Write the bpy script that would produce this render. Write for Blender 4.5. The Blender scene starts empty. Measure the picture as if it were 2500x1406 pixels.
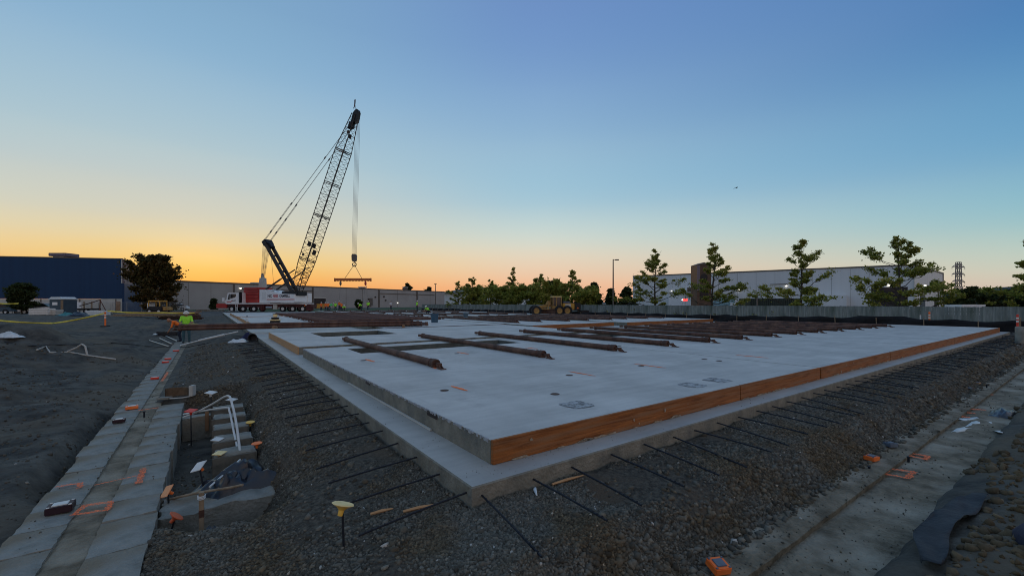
import bpy, bmesh, math, random
import numpy as np
from mathutils import Vector, Matrix, Quaternion
random.seed(7); rng = np.random.default_rng(11)
SC = bpy.context.scene
COL = SC.collection
# ------------------------------------------------------------------ camera
K, HZ, CX, H = 1040.0, 740.0, 1250.0, 1.6
cam = bpy.data.cameras.new('camera'); camo = bpy.data.objects.new('camera', cam); COL.objects.link(camo)
camo.location = (0, 0, H); camo.rotation_euler = (math.pi / 2, 0, 0)
cam.sensor_width = 36; cam.lens = 36 * K / 2500; cam.shift_y = (HZ - 703) / 2500
cam.clip_start = .05; cam.clip_end = 12000
SC.camera = camo
# ------------------------------------------------------------------ world: dusk sky
SUN_AZ = math.radians(-36.5)          # left of the view axis (+Y), just at the horizon
SUN_EL = math.radians(1.2)
W = bpy.data.worlds.new('World'); SC.world = W; W.use_nodes = True
nt = W.node_tree; N = nt.nodes; L = nt.links
bg = N['Background']; bg.inputs[1].default_value = 1.0
sky = N.new('ShaderNodeTexSky'); sky.sky_type = 'NISHITA'; sky.sun_disc = False
sky.sun_elevation = SUN_EL; sky.sun_rotation = SUN_AZ; sky.air_density = 1.6; sky.dust_density = .3; sky.ozone_density = 6


def s2l(c):
    c = np.array(c, float) / 255.0
    return tuple(np.where(c < .04045, c / 12.92, ((c + .055) / 1.055) ** 2.4)) + (1.0,)


def vm(op, *ins):
    n = N.new('ShaderNodeVectorMath'); n.operation = op
    for i, v in enumerate(ins):
        if hasattr(v, 'is_linked'): L.new(v, n.inputs[i])
        else: n.inputs[i].default_value = v
    return n


def mm(op, *ins, clamp=False):
    n = N.new('ShaderNodeMath'); n.operation = op; n.use_clamp = clamp
    for i, v in enumerate(ins):
        if hasattr(v, 'is_linked'): L.new(v, n.inputs[i])
        else: n.inputs[i].default_value = v
    return n.outputs[0]


tc = N.new('ShaderNodeTexCoord')
dirn = vm('NORMALIZE', tc.outputs['Generated']).outputs[0]
sep = N.new('ShaderNodeSeparateXYZ'); L.new(dirn, sep.inputs[0])
elev = mm('DIVIDE', mm('ARCSINE', sep.outputs[2]), math.pi / 2)          # 0 horizon .. 1 zenith
flat = vm('NORMALIZE', vm('MULTIPLY', dirn, (1, 1, 0)).outputs[0]).outputs[0]
cosaz = vm('DOT_PRODUCT', flat, (math.sin(SUN_AZ), math.cos(SUN_AZ), 0)).outputs['Value']


def skyramp(stops):
    r = N.new('ShaderNodeValToRGB'); e = r.color_ramp
    e.interpolation = 'CARDINAL'
    while len(e.elements) > 1: e.elements.remove(e.elements[-1])
    for i, (d, c) in enumerate(stops):
        el = e.elements[0] if i == 0 else e.elements.new(d / 90.0)
        el.position = d / 90.0; el.color = s2l(c)
    L.new(mm('MAXIMUM', elev, 0.0), r.inputs[0])
    return r.outputs[0]


r_sun = skyramp([(0, (250, 158, 62)), (2.2, (252, 176, 84)), (4.2, (249, 203, 120)), (6.4, (237, 213, 160)), (8.7, (219, 212, 187)), (12.5, (201, 208, 202)), (16.5, (180, 202, 210)), (24, (150, 186, 212)), (31, (130, 170, 204)), (55, (122, 158, 198)), (90, (138, 162, 193))])
r_mid = skyramp([(0, (246, 172, 130)), (3.3, (242, 200, 166)), (7.7, (219, 219, 204)), (13, (172, 203, 216)), (20.5, (150, 186, 213)), (27.4, (128, 165, 207)), (35.4, (112, 147, 199)), (60, (122, 152, 195)), (90, (138, 162, 193))])
r_far = skyramp([(0, (206, 184, 176)), (2.8, (202, 206, 190)), (6.8, (156, 196, 202)), (12, (120, 172, 203)), (18.7, (94, 149, 194)), (25.5, (76, 126, 182)), (50, (100, 140, 188)), (90, (138, 162, 193))])
r_anti = skyramp([(0, (222, 188, 172)), (6, (226, 196, 184)), (14, (208, 194, 192)), (25, (180, 184, 196)), (45, (152, 170, 195)), (90, (138, 162, 193))])   # pink belt opposite the sunset


def mixc(f, a, b):
    n = N.new('ShaderNodeMix'); n.data_type = 'RGBA'
    if hasattr(f, 'is_linked'): L.new(f, n.inputs[0])
    else: n.inputs[0].default_value = f
    L.new(a, n.inputs[6]); L.new(b, n.inputs[7]); return n.outputs[2]


f1 = mm('MULTIPLY', mm('MAXIMUM', cosaz, 0.0), 1 / .755, clamp=True)
f2 = mm('POWER', mm('DIVIDE', mm('SUBTRACT', cosaz, .755), .245, clamp=True), 1.7)
f0 = mm('MULTIPLY', mm('SUBTRACT', 0.0, cosaz), 1.25, clamp=True)
grad = mixc(f2, mixc(f1, mixc(f0, r_far, r_anti), r_mid), r_sun)
# bright aureole where the sun sits on the horizon
sund = (math.sin(SUN_AZ) * math.cos(SUN_EL), math.cos(SUN_AZ) * math.cos(SUN_EL), math.sin(SUN_EL))
dots = mm('MAXIMUM', vm('DOT_PRODUCT', dirn, sund).outputs['Value'], 0.0)
halo = mm('MULTIPLY', mm('POWER', dots, 200.0), .22)
glow = N.new('ShaderNodeMix'); glow.data_type = 'RGBA'; glow.blend_type = 'ADD'
L.new(halo, glow.inputs[0]); L.new(grad, glow.inputs[6]); glow.inputs[7].default_value = (.9, .42, .05, 1)
nis = vm('SCALE', sky.outputs[0]); nis.inputs[3].default_value = .12
mx = mixc(.04, glow.outputs[2], nis.outputs[0])
L.new(mx, bg.inputs[0])
# ------------------------------------------------------------------ sun (almost set)
sl = bpy.data.lights.new('sun', 'SUN'); so = bpy.data.objects.new('sun', sl); COL.objects.link(so)
sl.energy = .5; sl.angle = math.radians(3); sl.color = (1, .62, .32)
so.rotation_euler = Vector(sund).to_track_quat('Z', 'Y').to_euler()
SC.view_settings.view_transform = 'Standard'; SC.view_settings.look = 'None'
SC.view_settings.gamma = 1; SC.view_settings.use_curve_mapping = False
SC.view_settings.exposure = 0.0
SC.cycles.filter_width = 1.0

# ------------------------------------------------------------------ placement helpers
CORNER = Vector((-.349, 3.698, 0)); UX = Vector((.815, .580, 0)).normalized(); VX = Vector((-UX.y, UX.x, 0))
ROT = math.atan2(UX.y, UX.x)


def S(a, b, z=0.0):
    p = CORNER + UX * a + VX * b; return Vector((p.x, p.y, z))


def AB(p):
    d = Vector((p[0], p[1], 0)) - CORNER; return d.dot(UX), d.dot(VX)


def G(px, py, z=0.0):
    Y = (H - z) * K / (py - HZ); return Vector(((px - CX) / K * Y, Y, z))


def F(px, py, Y):
    return Vector(((px - CX) * Y / K, Y, H + (HZ - py) * Y / K))


# ------------------------------------------------------------------ numpy value noise
_tab = np.random.default_rng(3).random((256, 256))


def vnoise(x, y):
    xi = np.floor(x).astype(int); yi = np.floor(y).astype(int); fx = x - xi; fy = y - yi
    fx = fx * fx * (3 - 2 * fx); fy = fy * fy * (3 - 2 * fy)
    g = lambda i, j: _tab[i % 256, j % 256]
    return (g(xi, yi) * (1 - fx) + g(xi + 1, yi) * fx) * (1 - fy) + (g(xi, yi + 1) * (1 - fx) + g(xi + 1, yi + 1) * fx) * fy


def fbm(x, y, o=4):
    s = 0; a = 1; t = 0
    for i in range(o):
        s = s + a * (vnoise(x * 2 ** i + 17.3 * i, y * 2 ** i + 5.1 * i) - .5); t += a; a *= .5
    return s / t * 2


def sst(x, a, b):
    t = np.clip((x - a) / (b - a), 0, 1); return t * t * (3 - 2 * t)


# ------------------------------------------------------------------ materials
MATS = {}


def mat(name, c1, c2=None, scale=4.0, rough=.85, bump=0.0, bscale=40.0, metal=0.0, detail=6, stretch=None, spec=.3, emit=None, contrast=(.35, .65), c3=None, s3=1.0):
    if name in MATS: return MATS[name]
    m = bpy.data.materials.new(name); m.use_nodes = True; nt = m.node_tree; n = nt.nodes; l = nt.links
    p = n['Principled BSDF']; p.inputs['Roughness'].default_value = rough; p.inputs['Metallic'].default_value = metal
    p.inputs['Specular IOR Level'].default_value = spec
    t = n.new('ShaderNodeTexCoord'); src = t.outputs['Object']
    if stretch:
        mp = n.new('ShaderNodeMapping'); mp.inputs['Scale'].default_value = stretch; l.new(src, mp.inputs[0]); src = mp.outputs[0]
    if c2 is None:
        p.inputs['Base Color'].default_value = (*c1, 1)
    else:
        z = n.new('ShaderNodeTexNoise'); z.inputs['Scale'].default_value = scale; z.inputs['Detail'].default_value = detail; z.inputs['Roughness'].default_value = .62
        l.new(src, z.inputs['Vector'])
        r = n.new('ShaderNodeValToRGB'); r.color_ramp.elements[0].position = contrast[0]; r.color_ramp.elements[1].position = contrast[1]
        r.color_ramp.elements[0].color = (*c1, 1); r.color_ramp.elements[1].color = (*c2, 1)
        l.new(z.outputs[0], r.inputs[0]); out = r.outputs[0]
        if c3 is not None:
            z3 = n.new('ShaderNodeTexNoise'); z3.inputs['Scale'].default_value = s3; z3.inputs['Detail'].default_value = 5; l.new(src, z3.inputs['Vector'])
            r3 = n.new('ShaderNodeValToRGB'); r3.color_ramp.elements[0].position = .48; r3.color_ramp.elements[1].position = .68; l.new(z3.outputs[0], r3.inputs[0])
            x3 = n.new('ShaderNodeMix'); x3.data_type = 'RGBA'; l.new(r3.outputs[0], x3.inputs[0]); l.new(out, x3.inputs[6]); x3.inputs[7].default_value = (*c3, 1); out = x3.outputs[2]
        l.new(out, p.inputs['Base Color'])
    if bump:
        z2 = n.new('ShaderNodeTexNoise'); z2.inputs['Scale'].default_value = bscale; z2.inputs['Detail'].default_value = 5; l.new(src, z2.inputs['Vector'])
        b = n.new('ShaderNodeBump'); b.inputs['Strength'].default_value = bump; b.inputs['Distance'].default_value = .03
        l.new(z2.outputs[0], b.inputs['Height']); l.new(b.outputs[0], p.inputs['Normal'])
    if emit:
        p.inputs['Emission Color'].default_value = (*emit[0], 1); p.inputs['Emission Strength'].default_value = emit[1]
    MATS[name] = m; return m


def concrete(name, c1, c2, c3, sc, rough):
    """trowelled concrete: soft clouding, stains, fine arc-like trowel streaks and dark specks"""
    m = bpy.data.materials.new(name); m.use_nodes = True; nt = m.node_tree; n = nt.nodes; l = nt.links; p = n['Principled BSDF']; p.inputs['Specular IOR Level'].default_value = .35
    t = n.new('ShaderNodeTexCoord')

    def noise(scale, det=6, st=None, ro=.6):
        z = n.new('ShaderNodeTexNoise'); z.inputs['Scale'].default_value = scale; z.inputs['Detail'].default_value = det; z.inputs['Roughness'].default_value = ro; s_ = t.outputs['Object']
        if st:
            mp = n.new('ShaderNodeMapping'); mp.inputs['Scale'].default_value = st; mp.inputs['Rotation'].default_value = (0, 0, .5); l.new(s_, mp.inputs[0]); s_ = mp.outputs[0]
        l.new(s_, z.inputs['Vector']); return z.outputs[0]

    def ramp(src, a, b, ca, cb):
        r = n.new('ShaderNodeValToRGB'); r.color_ramp.elements[0].position = a; r.color_ramp.elements[1].position = b; r.color_ramp.elements[0].color = (*ca, 1); r.color_ramp.elements[1].color = (*cb, 1); l.new(src, r.inputs[0]); return r.outputs[0]

    def mix(f, a, b, mode='MIX'):
        x = n.new('ShaderNodeMix'); x.data_type = 'RGBA'; x.blend_type = mode
        if hasattr(f, 'is_linked'): l.new(f, x.inputs[0])
        else: x.inputs[0].default_value = f
        l.new(a, x.inputs[6]); l.new(b, x.inputs[7]); return x.outputs[2]
    g = lambda v: (v, v, v)
    base = ramp(noise(sc), .36, .64, c1, c2)
    stain = ramp(noise(.45, 8, None, .68), .54, .64, g(0), g(1)); dark = ramp(noise(3.0), .3, .7, c3, c1)
    col = mix(stain, base, dark)
    streak = ramp(noise(5, 5, (.14, 1.6, 1)), .35, .7, g(.86), g(1.06)); col = mix(.75, col, streak, 'MULTIPLY')
    drag = ramp(noise(2.2, 6, (2.0, .12, 1), .7), .60, .70, g(1), g(.80)); col = mix(.5, col, drag, 'MULTIPLY')
    speck = ramp(noise(46, 2), .70, .74, g(1), g(.55)); col = mix(.7, col, speck, 'MULTIPLY')
    l.new(col, p.inputs['Base Color']); rr = n.new('ShaderNodeMapRange'); rr.inputs[3].default_value = rough - .12; rr.inputs[4].default_value = rough + .18; l.new(noise(1.7), rr.inputs[0]); l.new(rr.outputs[0], p.inputs['Roughness'])
    b = n.new('ShaderNodeBump'); b.inputs['Strength'].default_value = .18; b.inputs['Distance'].default_value = .02; l.new(noise(24, 5), b.inputs['Height']); l.new(b.outputs[0], p.inputs['Normal'])
    MATS[name] = m; return m


M = dict(
    slab=concrete('floor concrete', (.34, .325, .295), (.44, .42, .38), (.25, .25, .235), .9, .55),
    panel=concrete('panel concrete', (.42, .405, .375), (.56, .54, .50), (.36, .345, .32), .7, .6),
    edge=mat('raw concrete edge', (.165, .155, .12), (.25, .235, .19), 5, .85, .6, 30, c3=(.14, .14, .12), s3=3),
    form=mat('form plywood', (.16, .050, .011), (.37, .125, .027), 2.6, .65, .3, 20, stretch=(.7, 1, 13), c3=(.25, .125, .058), s3=1.3, spec=.3),
    formtan=mat('raw form lumber', (.38, .20, .09), (.50, .30, .15), 3, .75, .2, 20, stretch=(1, 10, 8)),
    formdark=mat('weathered form lumber', (.05, .028, .018), (.11, .055, .03), 3, .75, .2, 20, stretch=(1, 10, 8)),
    rust=mat('rusty brace steel', (.050, .026, .019), (.12, .058, .038), 5, .7, .25, 60, stretch=(1, .35, 1), spec=.3, c3=(.16, .085, .055), s3=1.5),
    rebar=mat('rebar steel', (.014, .018, .026), (.03, .032, .038), 12, .6, .3, 90, metal=.4),
    dirt=mat('brown site dirt', (.030, .029, .025), (.105, .098, .080), 2.2, .95, 1.0, 11, detail=10, c3=(.115, .092, .062), s3=.5),
    gravelbed=mat('gravel bed', (.026, .024, .019), (.120, .104, .078), 22, .95, 1.0, 45, detail=10, c3=(.095, .070, .045), s3=1.3),
    fargrnd=mat('far yard ground', (.06, .06, .055), (.12, .115, .10), .5, .95, .4, 6),
    grass=mat('verge grass', (.020, .045, .012), (.05, .08, .025), 1.5, .95, .8, 9),
    footing=mat('footing concrete', (.17, .17, .145), (.30, .295, .26), 3.0, .85, .7, 30, c3=(.20, .165, .115), s3=1.6),
    mud=mat('muddy concrete', (.105, .085, .055), (.25, .205, .14), 5, .85, 1.0, 24, c3=(.33, .29, .22), s3=1.5, detail=10),
    white=mat('white paint', (.72, .73, .73), (.80, .80, .79), 3, .4, spec=.4),
    red=mat('red paint', (.34, .022, .02), (.46, .035, .028), 2, .4, spec=.5),
    darkred=mat('dark red chassis', (.045, .010, .012), (.085, .016, .016), 3, .5),
    black=mat('black steel', (.012, .012, .014), (.022, .022, .024), 8, .5),
    tyre=mat('tyre rubber', (.014, .014, .015), (.024, .024, .024), 10, .85),
    hub=mat('pale wheel hub', (.60, .61, .60), (.74, .75, .73), 6, .45),
    steel=mat('galvanised steel', (.28, .30, .31), (.38, .40, .41), 5, .4, metal=.6),
    lattice=mat('boom lattice steel', (.035, .028, .024), (.06, .05, .042), 5, .55),
    cable=mat('wire rope', (.16, .16, .16), (.22, .22, .21), 6, .5),
    glass=mat('dark glass', (.012, .018, .022), rough=.08, spec=.6),
    blue=mat('blue cladding', (.001, .030, .090), (.002, .036, .105), .3, .5, .12, 3, stretch=(8, 8, .1)),
    bluetop=mat('mauve grey cladding', (.15, .12, .145), (.19, .155, .18), .4, .6, .1, 3, stretch=(8, 8, .1)),
    grey=mat('grey tilt-up wall', (.30, .29, .28), (.36, .35, .335), .15, .8, .1, 3),
    greytrim=mat('roof edge trim', (.10, .085, .075), (.14, .12, .10), 1, .6),
    whitewall=mat('white metal wall', (.56, .585, .59), (.63, .655, .66), .12, .55, .12, 3, stretch=(6, 6, .1)),
    bandwall=mat('pale base wall', (.42, .42, .38), (.50, .49, .45), .6, .8),
    darkdoor=mat('dark brown door', (.022, .016, .016), (.045, .033, .03), 1.5, .6),
    brownclad=mat('brown tower cladding', (.075, .048, .034), (.12, .075, .05), 1.0, .7),
    greencont=mat('green container', (.006, .022, .020), (.010, .032, .028), 1, .55),
    teal=mat('blue trailer', (.16, .30, .36), (.21, .37, .43), 1, .5),
    fence=mat('grey fence boards', (.15, .17, .155), (.27, .29, .265), 1.6, .9, .3, 12, stretch=(3, 3, .5), c3=(.10, .125, .10), s3=.6),
    fabric=mat('black silt fabric', (.006, .006, .008), (.014, .013, .014), 4, .8, .3, 8),
    wood=mat('weathered wood stake', (.20, .145, .09), (.32, .24, .16), 8, .85, .3, 30, stretch=(1, 1, .2)),
    plank=mat('stacked lumber', (.20, .115, .06), (.33, .20, .115), 2, .85),
    yellow=mat('yellow machine paint', (.42, .22, .035), (.55, .31, .05), 1.5, .5),
    mudyellow=mat('muddy yellow paint', (.22, .12, .05), (.42, .25, .07), 3, .75),
    capyellow=mat('yellow plastic', (.72, .40, .05), (.86, .55, .12), 6, .5),
    captop=mat('faded yellow plastic', (.72, .52, .20), (.85, .68, .36), 12, .6),
    caporange=mat('orange plastic', (.80, .14, .02), (.92, .22, .05), 6, .5),
    capred=mat('red plastic', (.62, .05, .03), (.74, .08, .05), 6, .5),
    capwhite=mat('white plastic', (.58, .57, .53), (.70, .69, .65), 9, .5),
    paint=mat('orange marking paint', (.95, .13, .03), (1.0, .22, .08), 14, .8, contrast=(.3, .5), spec=.2),
    pvc=mat('white pvc pipe', (.50, .51, .49), (.62, .63, .60), 7, .45),
    tape=mat('yellow caution tape', (.62, .52, .05), (.74, .64, .10), 5, .5),
    tarp=mat('black plastic sheet', (.006, .007, .011), (.012, .013, .02), 3, .28, .4, 9, spec=.6),
    tarpsand=mat('dusty dark fabric', (.018, .022, .027), (.055, .060, .064), 2.5, .8, .4, 20),
    bluebin=mat('blue plastic bin', (.03, .075, .12), (.045, .10, .15), 4, .5),
    navy=mat('navy cloth', (.012, .015, .05), (.022, .028, .08), 6, .8),
    bag=mat('white plastic bag', (.50, .56, .58), (.66, .70, .70), 6, .45, .4, 20),
    toilet=mat('slate blue cabin', (.035, .06, .085), (.05, .08, .105), 2, .55),
    limevest=mat('lime high-vis cloth', (.30, .78, .04), (.40, .92, .08), 9, .8),
    orangevest=mat('orange high-vis cloth', (.85, .14, .02), (.95, .22, .03), 9, .8),
    greenvest=mat('green high-vis cloth', (.05, .55, .12), (.08, .68, .18), 9, .8),
    stripe=mat('silver stripe', (.55, .55, .52), rough=.4),
    jeans=mat('dark jeans', (.015, .02, .035), (.03, .04, .06), 12, .9),
    tealcloth=mat('faded denim', (.04, .10, .12), (.07, .14, .16), 12, .9),
    skin=mat('skin', (.30, .15, .09), (.36, .19, .12), 10, .6),
    hat=mat('white hard hat', (.62, .60, .54), (.74, .72, .66), 8, .35),
    greyshirt=mat('pale grey shirt', (.45, .46, .47), (.52, .53, .53), 9, .9),
    bark=mat('tree bark', (.045, .037, .028), (.085, .07, .053), 12, .95, .6, 30, stretch=(1, 1, .25)),
    hill=mat('haze-blue wooded hill', (.022, .035, .040), (.038, .052, .055), .006, .95),  # blue of the distant haze is mixed into the forest colour
    bird=mat('dark feathers', (.03, .03, .035), rough=.8),
    lamp=mat('lit lamp', (.9, .9, .85), emit=((1, .93, .8), 4.0)),
    signred=mat('red lit sign', (.8, .05, .04), emit=((1, .06, .05), 1.6)),
    logodark=mat('dark lettering', (.02, .02, .035), rough=.5),
    logored=mat('red lettering', (.50, .03, .03), rough=.5),
)


def leafmat(name, c1, c2, c3):
    m = bpy.data.materials.new(name); m.use_nodes = True; nt = m.node_tree; n = nt.nodes; l = nt.links
    p = n['Principled BSDF']; p.inputs['Roughness'].default_value = .7; p.inputs['Specular IOR Level'].default_value = .25
    a = n.new('ShaderNodeAttribute'); a.attribute_name = 'tint'
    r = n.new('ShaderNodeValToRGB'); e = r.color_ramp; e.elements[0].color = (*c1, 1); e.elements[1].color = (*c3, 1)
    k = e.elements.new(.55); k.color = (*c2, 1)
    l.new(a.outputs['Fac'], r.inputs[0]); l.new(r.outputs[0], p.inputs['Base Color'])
    tr = n.new('ShaderNodeBsdfTranslucent'); l.new(r.outputs[0], tr.inputs[0])
    ms = n.new('ShaderNodeMixShader'); ms.inputs[0].default_value = .4
    l.new(p.outputs[0], ms.inputs[1]); l.new(tr.outputs[0], ms.inputs[2]); l.new(ms.outputs[0], n['Material Output'].inputs[0])
    return m


def spray(m):
    """sprayed paint is patchy: let the surface show through in a fine speckle"""
    nt = m.node_tree; n = nt.nodes; l = nt.links; t = n.new('ShaderNodeTexCoord'); z = n.new('ShaderNodeTexNoise'); z.inputs['Scale'].default_value = 55; z.inputs['Detail'].default_value = 6; l.new(t.outputs['Object'], z.inputs['Vector'])
    r = n.new('ShaderNodeValToRGB'); r.color_ramp.elements[0].position = .36; r.color_ramp.elements[1].position = .60; l.new(z.outputs[0], r.inputs[0])
    tr = n.new('ShaderNodeBsdfTransparent'); ms = n.new('ShaderNodeMixShader'); l.new(r.outputs[0], ms.inputs[0]); l.new(tr.outputs[0], ms.inputs[1]); l.new(n['Principled BSDF'].outputs[0], ms.inputs[2]); l.new(ms.outputs[0], n['Material Output'].inputs[0])


spray(M['paint'])
LEAF = leafmat('green leaves', (.07, .095, .012), (.26, .28, .045), (.46, .37, .09))
LEAFWARM = leafmat('sunset-lit green leaves', (.035, .034, .008), (.080, .062, .016), (.17, .085, .025))  # orange backlight of the sunset is put into this leaf colour
LEAFDARK = leafmat('dark green leaves', (.016, .028, .009), (.040, .058, .018), (.075, .090, .028))


def tintmat(name, c1, c2, c3, rough=.9, brown=(1, .9, .75)):
    m = bpy.data.materials.new(name); m.use_nodes = True; nt = m.node_tree; n = nt.nodes; l = nt.links
    p = n['Principled BSDF']; p.inputs['Roughness'].default_value = rough; p.inputs['Specular IOR Level'].default_value = .25
    a = n.new('ShaderNodeAttribute'); a.attribute_name = 'tint'
    r = n.new('ShaderNodeValToRGB'); e = r.color_ramp; e.elements[0].color = (*c1, 1); e.elements[1].color = (*c3, 1)
    k = e.elements.new(.86); k.color = (*c2, 1)
    t = n.new('ShaderNodeTexCoord'); z = n.new('ShaderNodeTexNoise'); z.inputs['Scale'].default_value = 60; l.new(t.outputs['Object'], z.inputs[0])
    x = n.new('ShaderNodeMix'); x.data_type = 'RGBA'; x.blend_type = 'MULTIPLY'; x.inputs[0].default_value = .5
    l.new(a.outputs['Fac'], r.inputs[0]); l.new(r.outputs[0], x.inputs[6]); l.new(z.outputs[0], x.inputs[7]); 
    z2 = n.new('ShaderNodeTexNoise'); z2.inputs['Scale'].default_value = 1.6; z2.inputs['Detail'].default_value = 6; l.new(t.outputs['Object'], z2.inputs[0]); r2 = n.new('ShaderNodeValToRGB'); r2.color_ramp.elements[0].position = .46; r2.color_ramp.elements[1].position = .62; r2.color_ramp.elements[0].color = (1, 1, 1, 1); r2.color_ramp.elements[1].color = (*brown, 1); l.new(z2.outputs[0], r2.inputs[0])
    y = n.new('ShaderNodeMix'); y.data_type = 'RGBA'; y.blend_type = 'MULTIPLY'; y.inputs[0].default_value = 1.0; l.new(x.outputs[2], y.inputs[6]); l.new(r2.outputs[0], y.inputs[7]); l.new(y.outputs[2], p.inputs['Base Color'])
    return m


STONE = tintmat('crushed gravel', (.050, .046, .036), (.27, .25, .20), (.55, .53, .48), brown=(.92, .76, .58))
ROCK = tintmat('brown rubble', (.085, .060, .034), (.24, .18, .11), (.34, .28, .20))


# ------------------------------------------------------------------ mesh builder
class MB:
    def __init__(s): s.v = []; s.f = []; s.m = []

    def add(s, vs, fs, mi=0):
        o = len(s.v); s.v += [tuple(v) for v in vs]; s.f += [tuple(i + o for i in f) for f in fs]; s.m += [mi] * len(fs); return s

    def box(s, x0, x1, y0, y1, z0, z1, X=None, mi=0):
        vs = [Vector((x, y, z)) for z in (z0, z1) for y in (y0, y1) for x in (x0, x1)]
        if X is not None: vs = [X @ v for v in vs]
        return s.add(vs, [(0, 2, 3, 1), (4, 5, 7, 6), (0, 1, 5, 4), (2, 6, 7, 3), (0, 4, 6, 2), (1, 3, 7, 5)], mi)

    def bevbox(s, x0, x1, y0, y1, z0, z1, b=.03, X=None, mi=0):
        bm = bmesh.new(); bmesh.ops.create_cube(bm, size=1)
        for v in bm.verts: v.co = Vector(((x0 + x1) / 2 + v.co.x * (x1 - x0), (y0 + y1) / 2 + v.co.y * (y1 - y0), (z0 + z1) / 2 + v.co.z * (z1 - z0)))
        bmesh.ops.bevel(bm, geom=bm.edges[:], offset=b, segments=2, affect='EDGES')
        bm.verts.index_update(); vs = [v.co.copy() for v in bm.verts]; fs = [[v.index for v in f.verts] for f in bm.faces]; bm.free()
        if X is not None: vs = [X @ v for v in vs]
        return s.add(vs, fs, mi)

    def cyl(s, p0, p1, r0, r1=None, n=10, cap=True, mi=0):
        return s.tube([p0, p1], [r0, r0 if r1 is None else r1], n, cap, mi)

    def tube(s, pts, r, n=8, cap=True, mi=0):
        pts = [Vector(p) for p in pts]; R = r if isinstance(r, (list, tuple)) else [r] * len(pts)
        vs = []; ref = None
        for i, p in enumerate(pts):
            a = pts[max(i - 1, 0)]; b = pts[min(i + 1, len(pts) - 1)]; d = (b - a)
            d = d.normalized() if d.length > 1e-9 else Vector((0, 0, 1))
            if ref is None: ref = Vector((0, 0, 1)) if abs(d.z) < .9 else Vector((1, 0, 0))
            x = d.cross(ref); x = x.normalized() if x.length > 1e-6 else d.orthogonal().normalized(); y = x.cross(d); ref = y
            vs += [p + (x * math.cos(2 * math.pi * k / n) + y * math.sin(2 * math.pi * k / n)) * R[i] for k in range(n)]
        fs = []
        for i in range(len(pts) - 1):
            for k in range(n):
                k2 = (k + 1) % n; fs.append((i * n + k, (i + 1) * n + k, (i + 1) * n + k2, i * n + k2))
        if cap: fs += [tuple(range(n)), tuple(reversed(range((len(pts) - 1) * n, len(pts) * n)))]
        return s.add(vs, fs, mi)

    def lathe(s, prof, n=16, X=None, mi=0):          # prof: (r, z) list about local z
        vs = [Vector((r * math.cos(2 * math.pi * k / n), r * math.sin(2 * math.pi * k / n), z)) for r, z in prof for k in range(n)]
        if X is not None: vs = [X @ v for v in vs]
        fs = [(i * n + k, i * n + (k + 1) % n, (i + 1) * n + (k + 1) % n, (i + 1) * n + k) for i in range(len(prof) - 1) for k in range(n)]
        return s.add(vs, fs, mi)

    def prism(s, poly, y0, y1, X=None, mi=0):         # poly of (x, z) extruded along y
        n = len(poly); vs = [Vector((x, y, z)) for y in (y0, y1) for x, z in poly]
        if X is not None: vs = [X @ v for v in vs]
        return s.add(vs, [tuple(range(n)), tuple(reversed(range(n, 2 * n)))] + [(i, n + i, n + (i + 1) % n, (i + 1) % n) for i in range(n)], mi)

    def sphere(s, c, r, n=10, m=6, X=None, mi=0):
        r = Vector(r) if not isinstance(r, (int, float)) else Vector((r, r, r)); vs = []; c = Vector(c)
        for j in range(1, m):
            t = math.pi * j / m
            vs += [c + Vector((r.x * math.sin(t) * math.cos(2 * math.pi * k / n), r.y * math.sin(t) * math.sin(2 * math.pi * k / n), r.z * math.cos(t))) for k in range(n)]
        a = len(vs); vs += [c + Vector((0, 0, r.z)), c - Vector((0, 0, r.z))]
        if X is not None: vs = [X @ v for v in vs]
        fs = [(j * n + k, (j + 1) * n + k, (j + 1) * n + (k + 1) % n, j * n + (k + 1) % n) for j in range(m - 2) for k in range(n)]
        fs += [(a, k, (k + 1) % n) for k in range(n)] + [(a + 1, (m - 2) * n + (k + 1) % n, (m - 2) * n + k) for k in range(n)]
        return s.add(vs, fs, mi)

    def mesh(s, name, mats, smooth=False):
        me = bpy.data.meshes.new(name); me.from_pydata(s.v, [], s.f)
        mats = mats if isinstance(mats, (list, tuple)) else [mats]
        for m in mats: me.materials.append(m)
        if len(mats) > 1: me.polygons.foreach_set('material_index', s.m)
        bm = bmesh.new(); bm.from_mesh(me); bmesh.ops.recalc_face_normals(bm, faces=bm.faces); bm.to_mesh(me); bm.free()
        if smooth: me.shade_smooth(); sharp(me)
        return me


def sharp(me, ang=40):
    bm = bmesh.new(); bm.from_mesh(me); c = math.radians(ang)
    for e in bm.edges:
        if len(e.link_faces) == 2 and e.calc_face_angle(0) > c: e.smooth = False
    bm.to_mesh(me); bm.free()


def link(name, me, parent=None, loc=None, rz=None):
    o = bpy.data.objects.new(name, me); COL.objects.link(o)
    if parent is not None: o.parent = parent
    if loc is not None: o.location = loc
    if rz is not None: o.rotation_euler = (0, 0, rz)
    return o


def part(name, mb, mats, parent=None, smooth=False, loc=None, rz=None):
    return link(name, mb.mesh(name, mats, smooth), parent, loc, rz)


USED = {}


def tag(o, label, cat, group=None, kind=None):
    o['label'] = label; o['category'] = cat
    if group: o['group'] = group
    if kind: o['kind'] = kind
    return o


def thing(name, label, cat, loc=(0, 0, 0), rz=0.0, group=None):
    o = bpy.data.objects.new(name, None); COL.objects.link(o); o.location = loc; o.rotation_euler = (0, 0, rz); o.empty_display_size = .2
    return tag(o, label, cat, group)


def struct(o):
    o['kind'] = 'structure'; return o


def copy_tree(o, parent=None):
    c = o.copy(); COL.objects.link(c); c.parent = parent
    for ch in list(o.children): copy_tree(ch, c)
    return c


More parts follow.
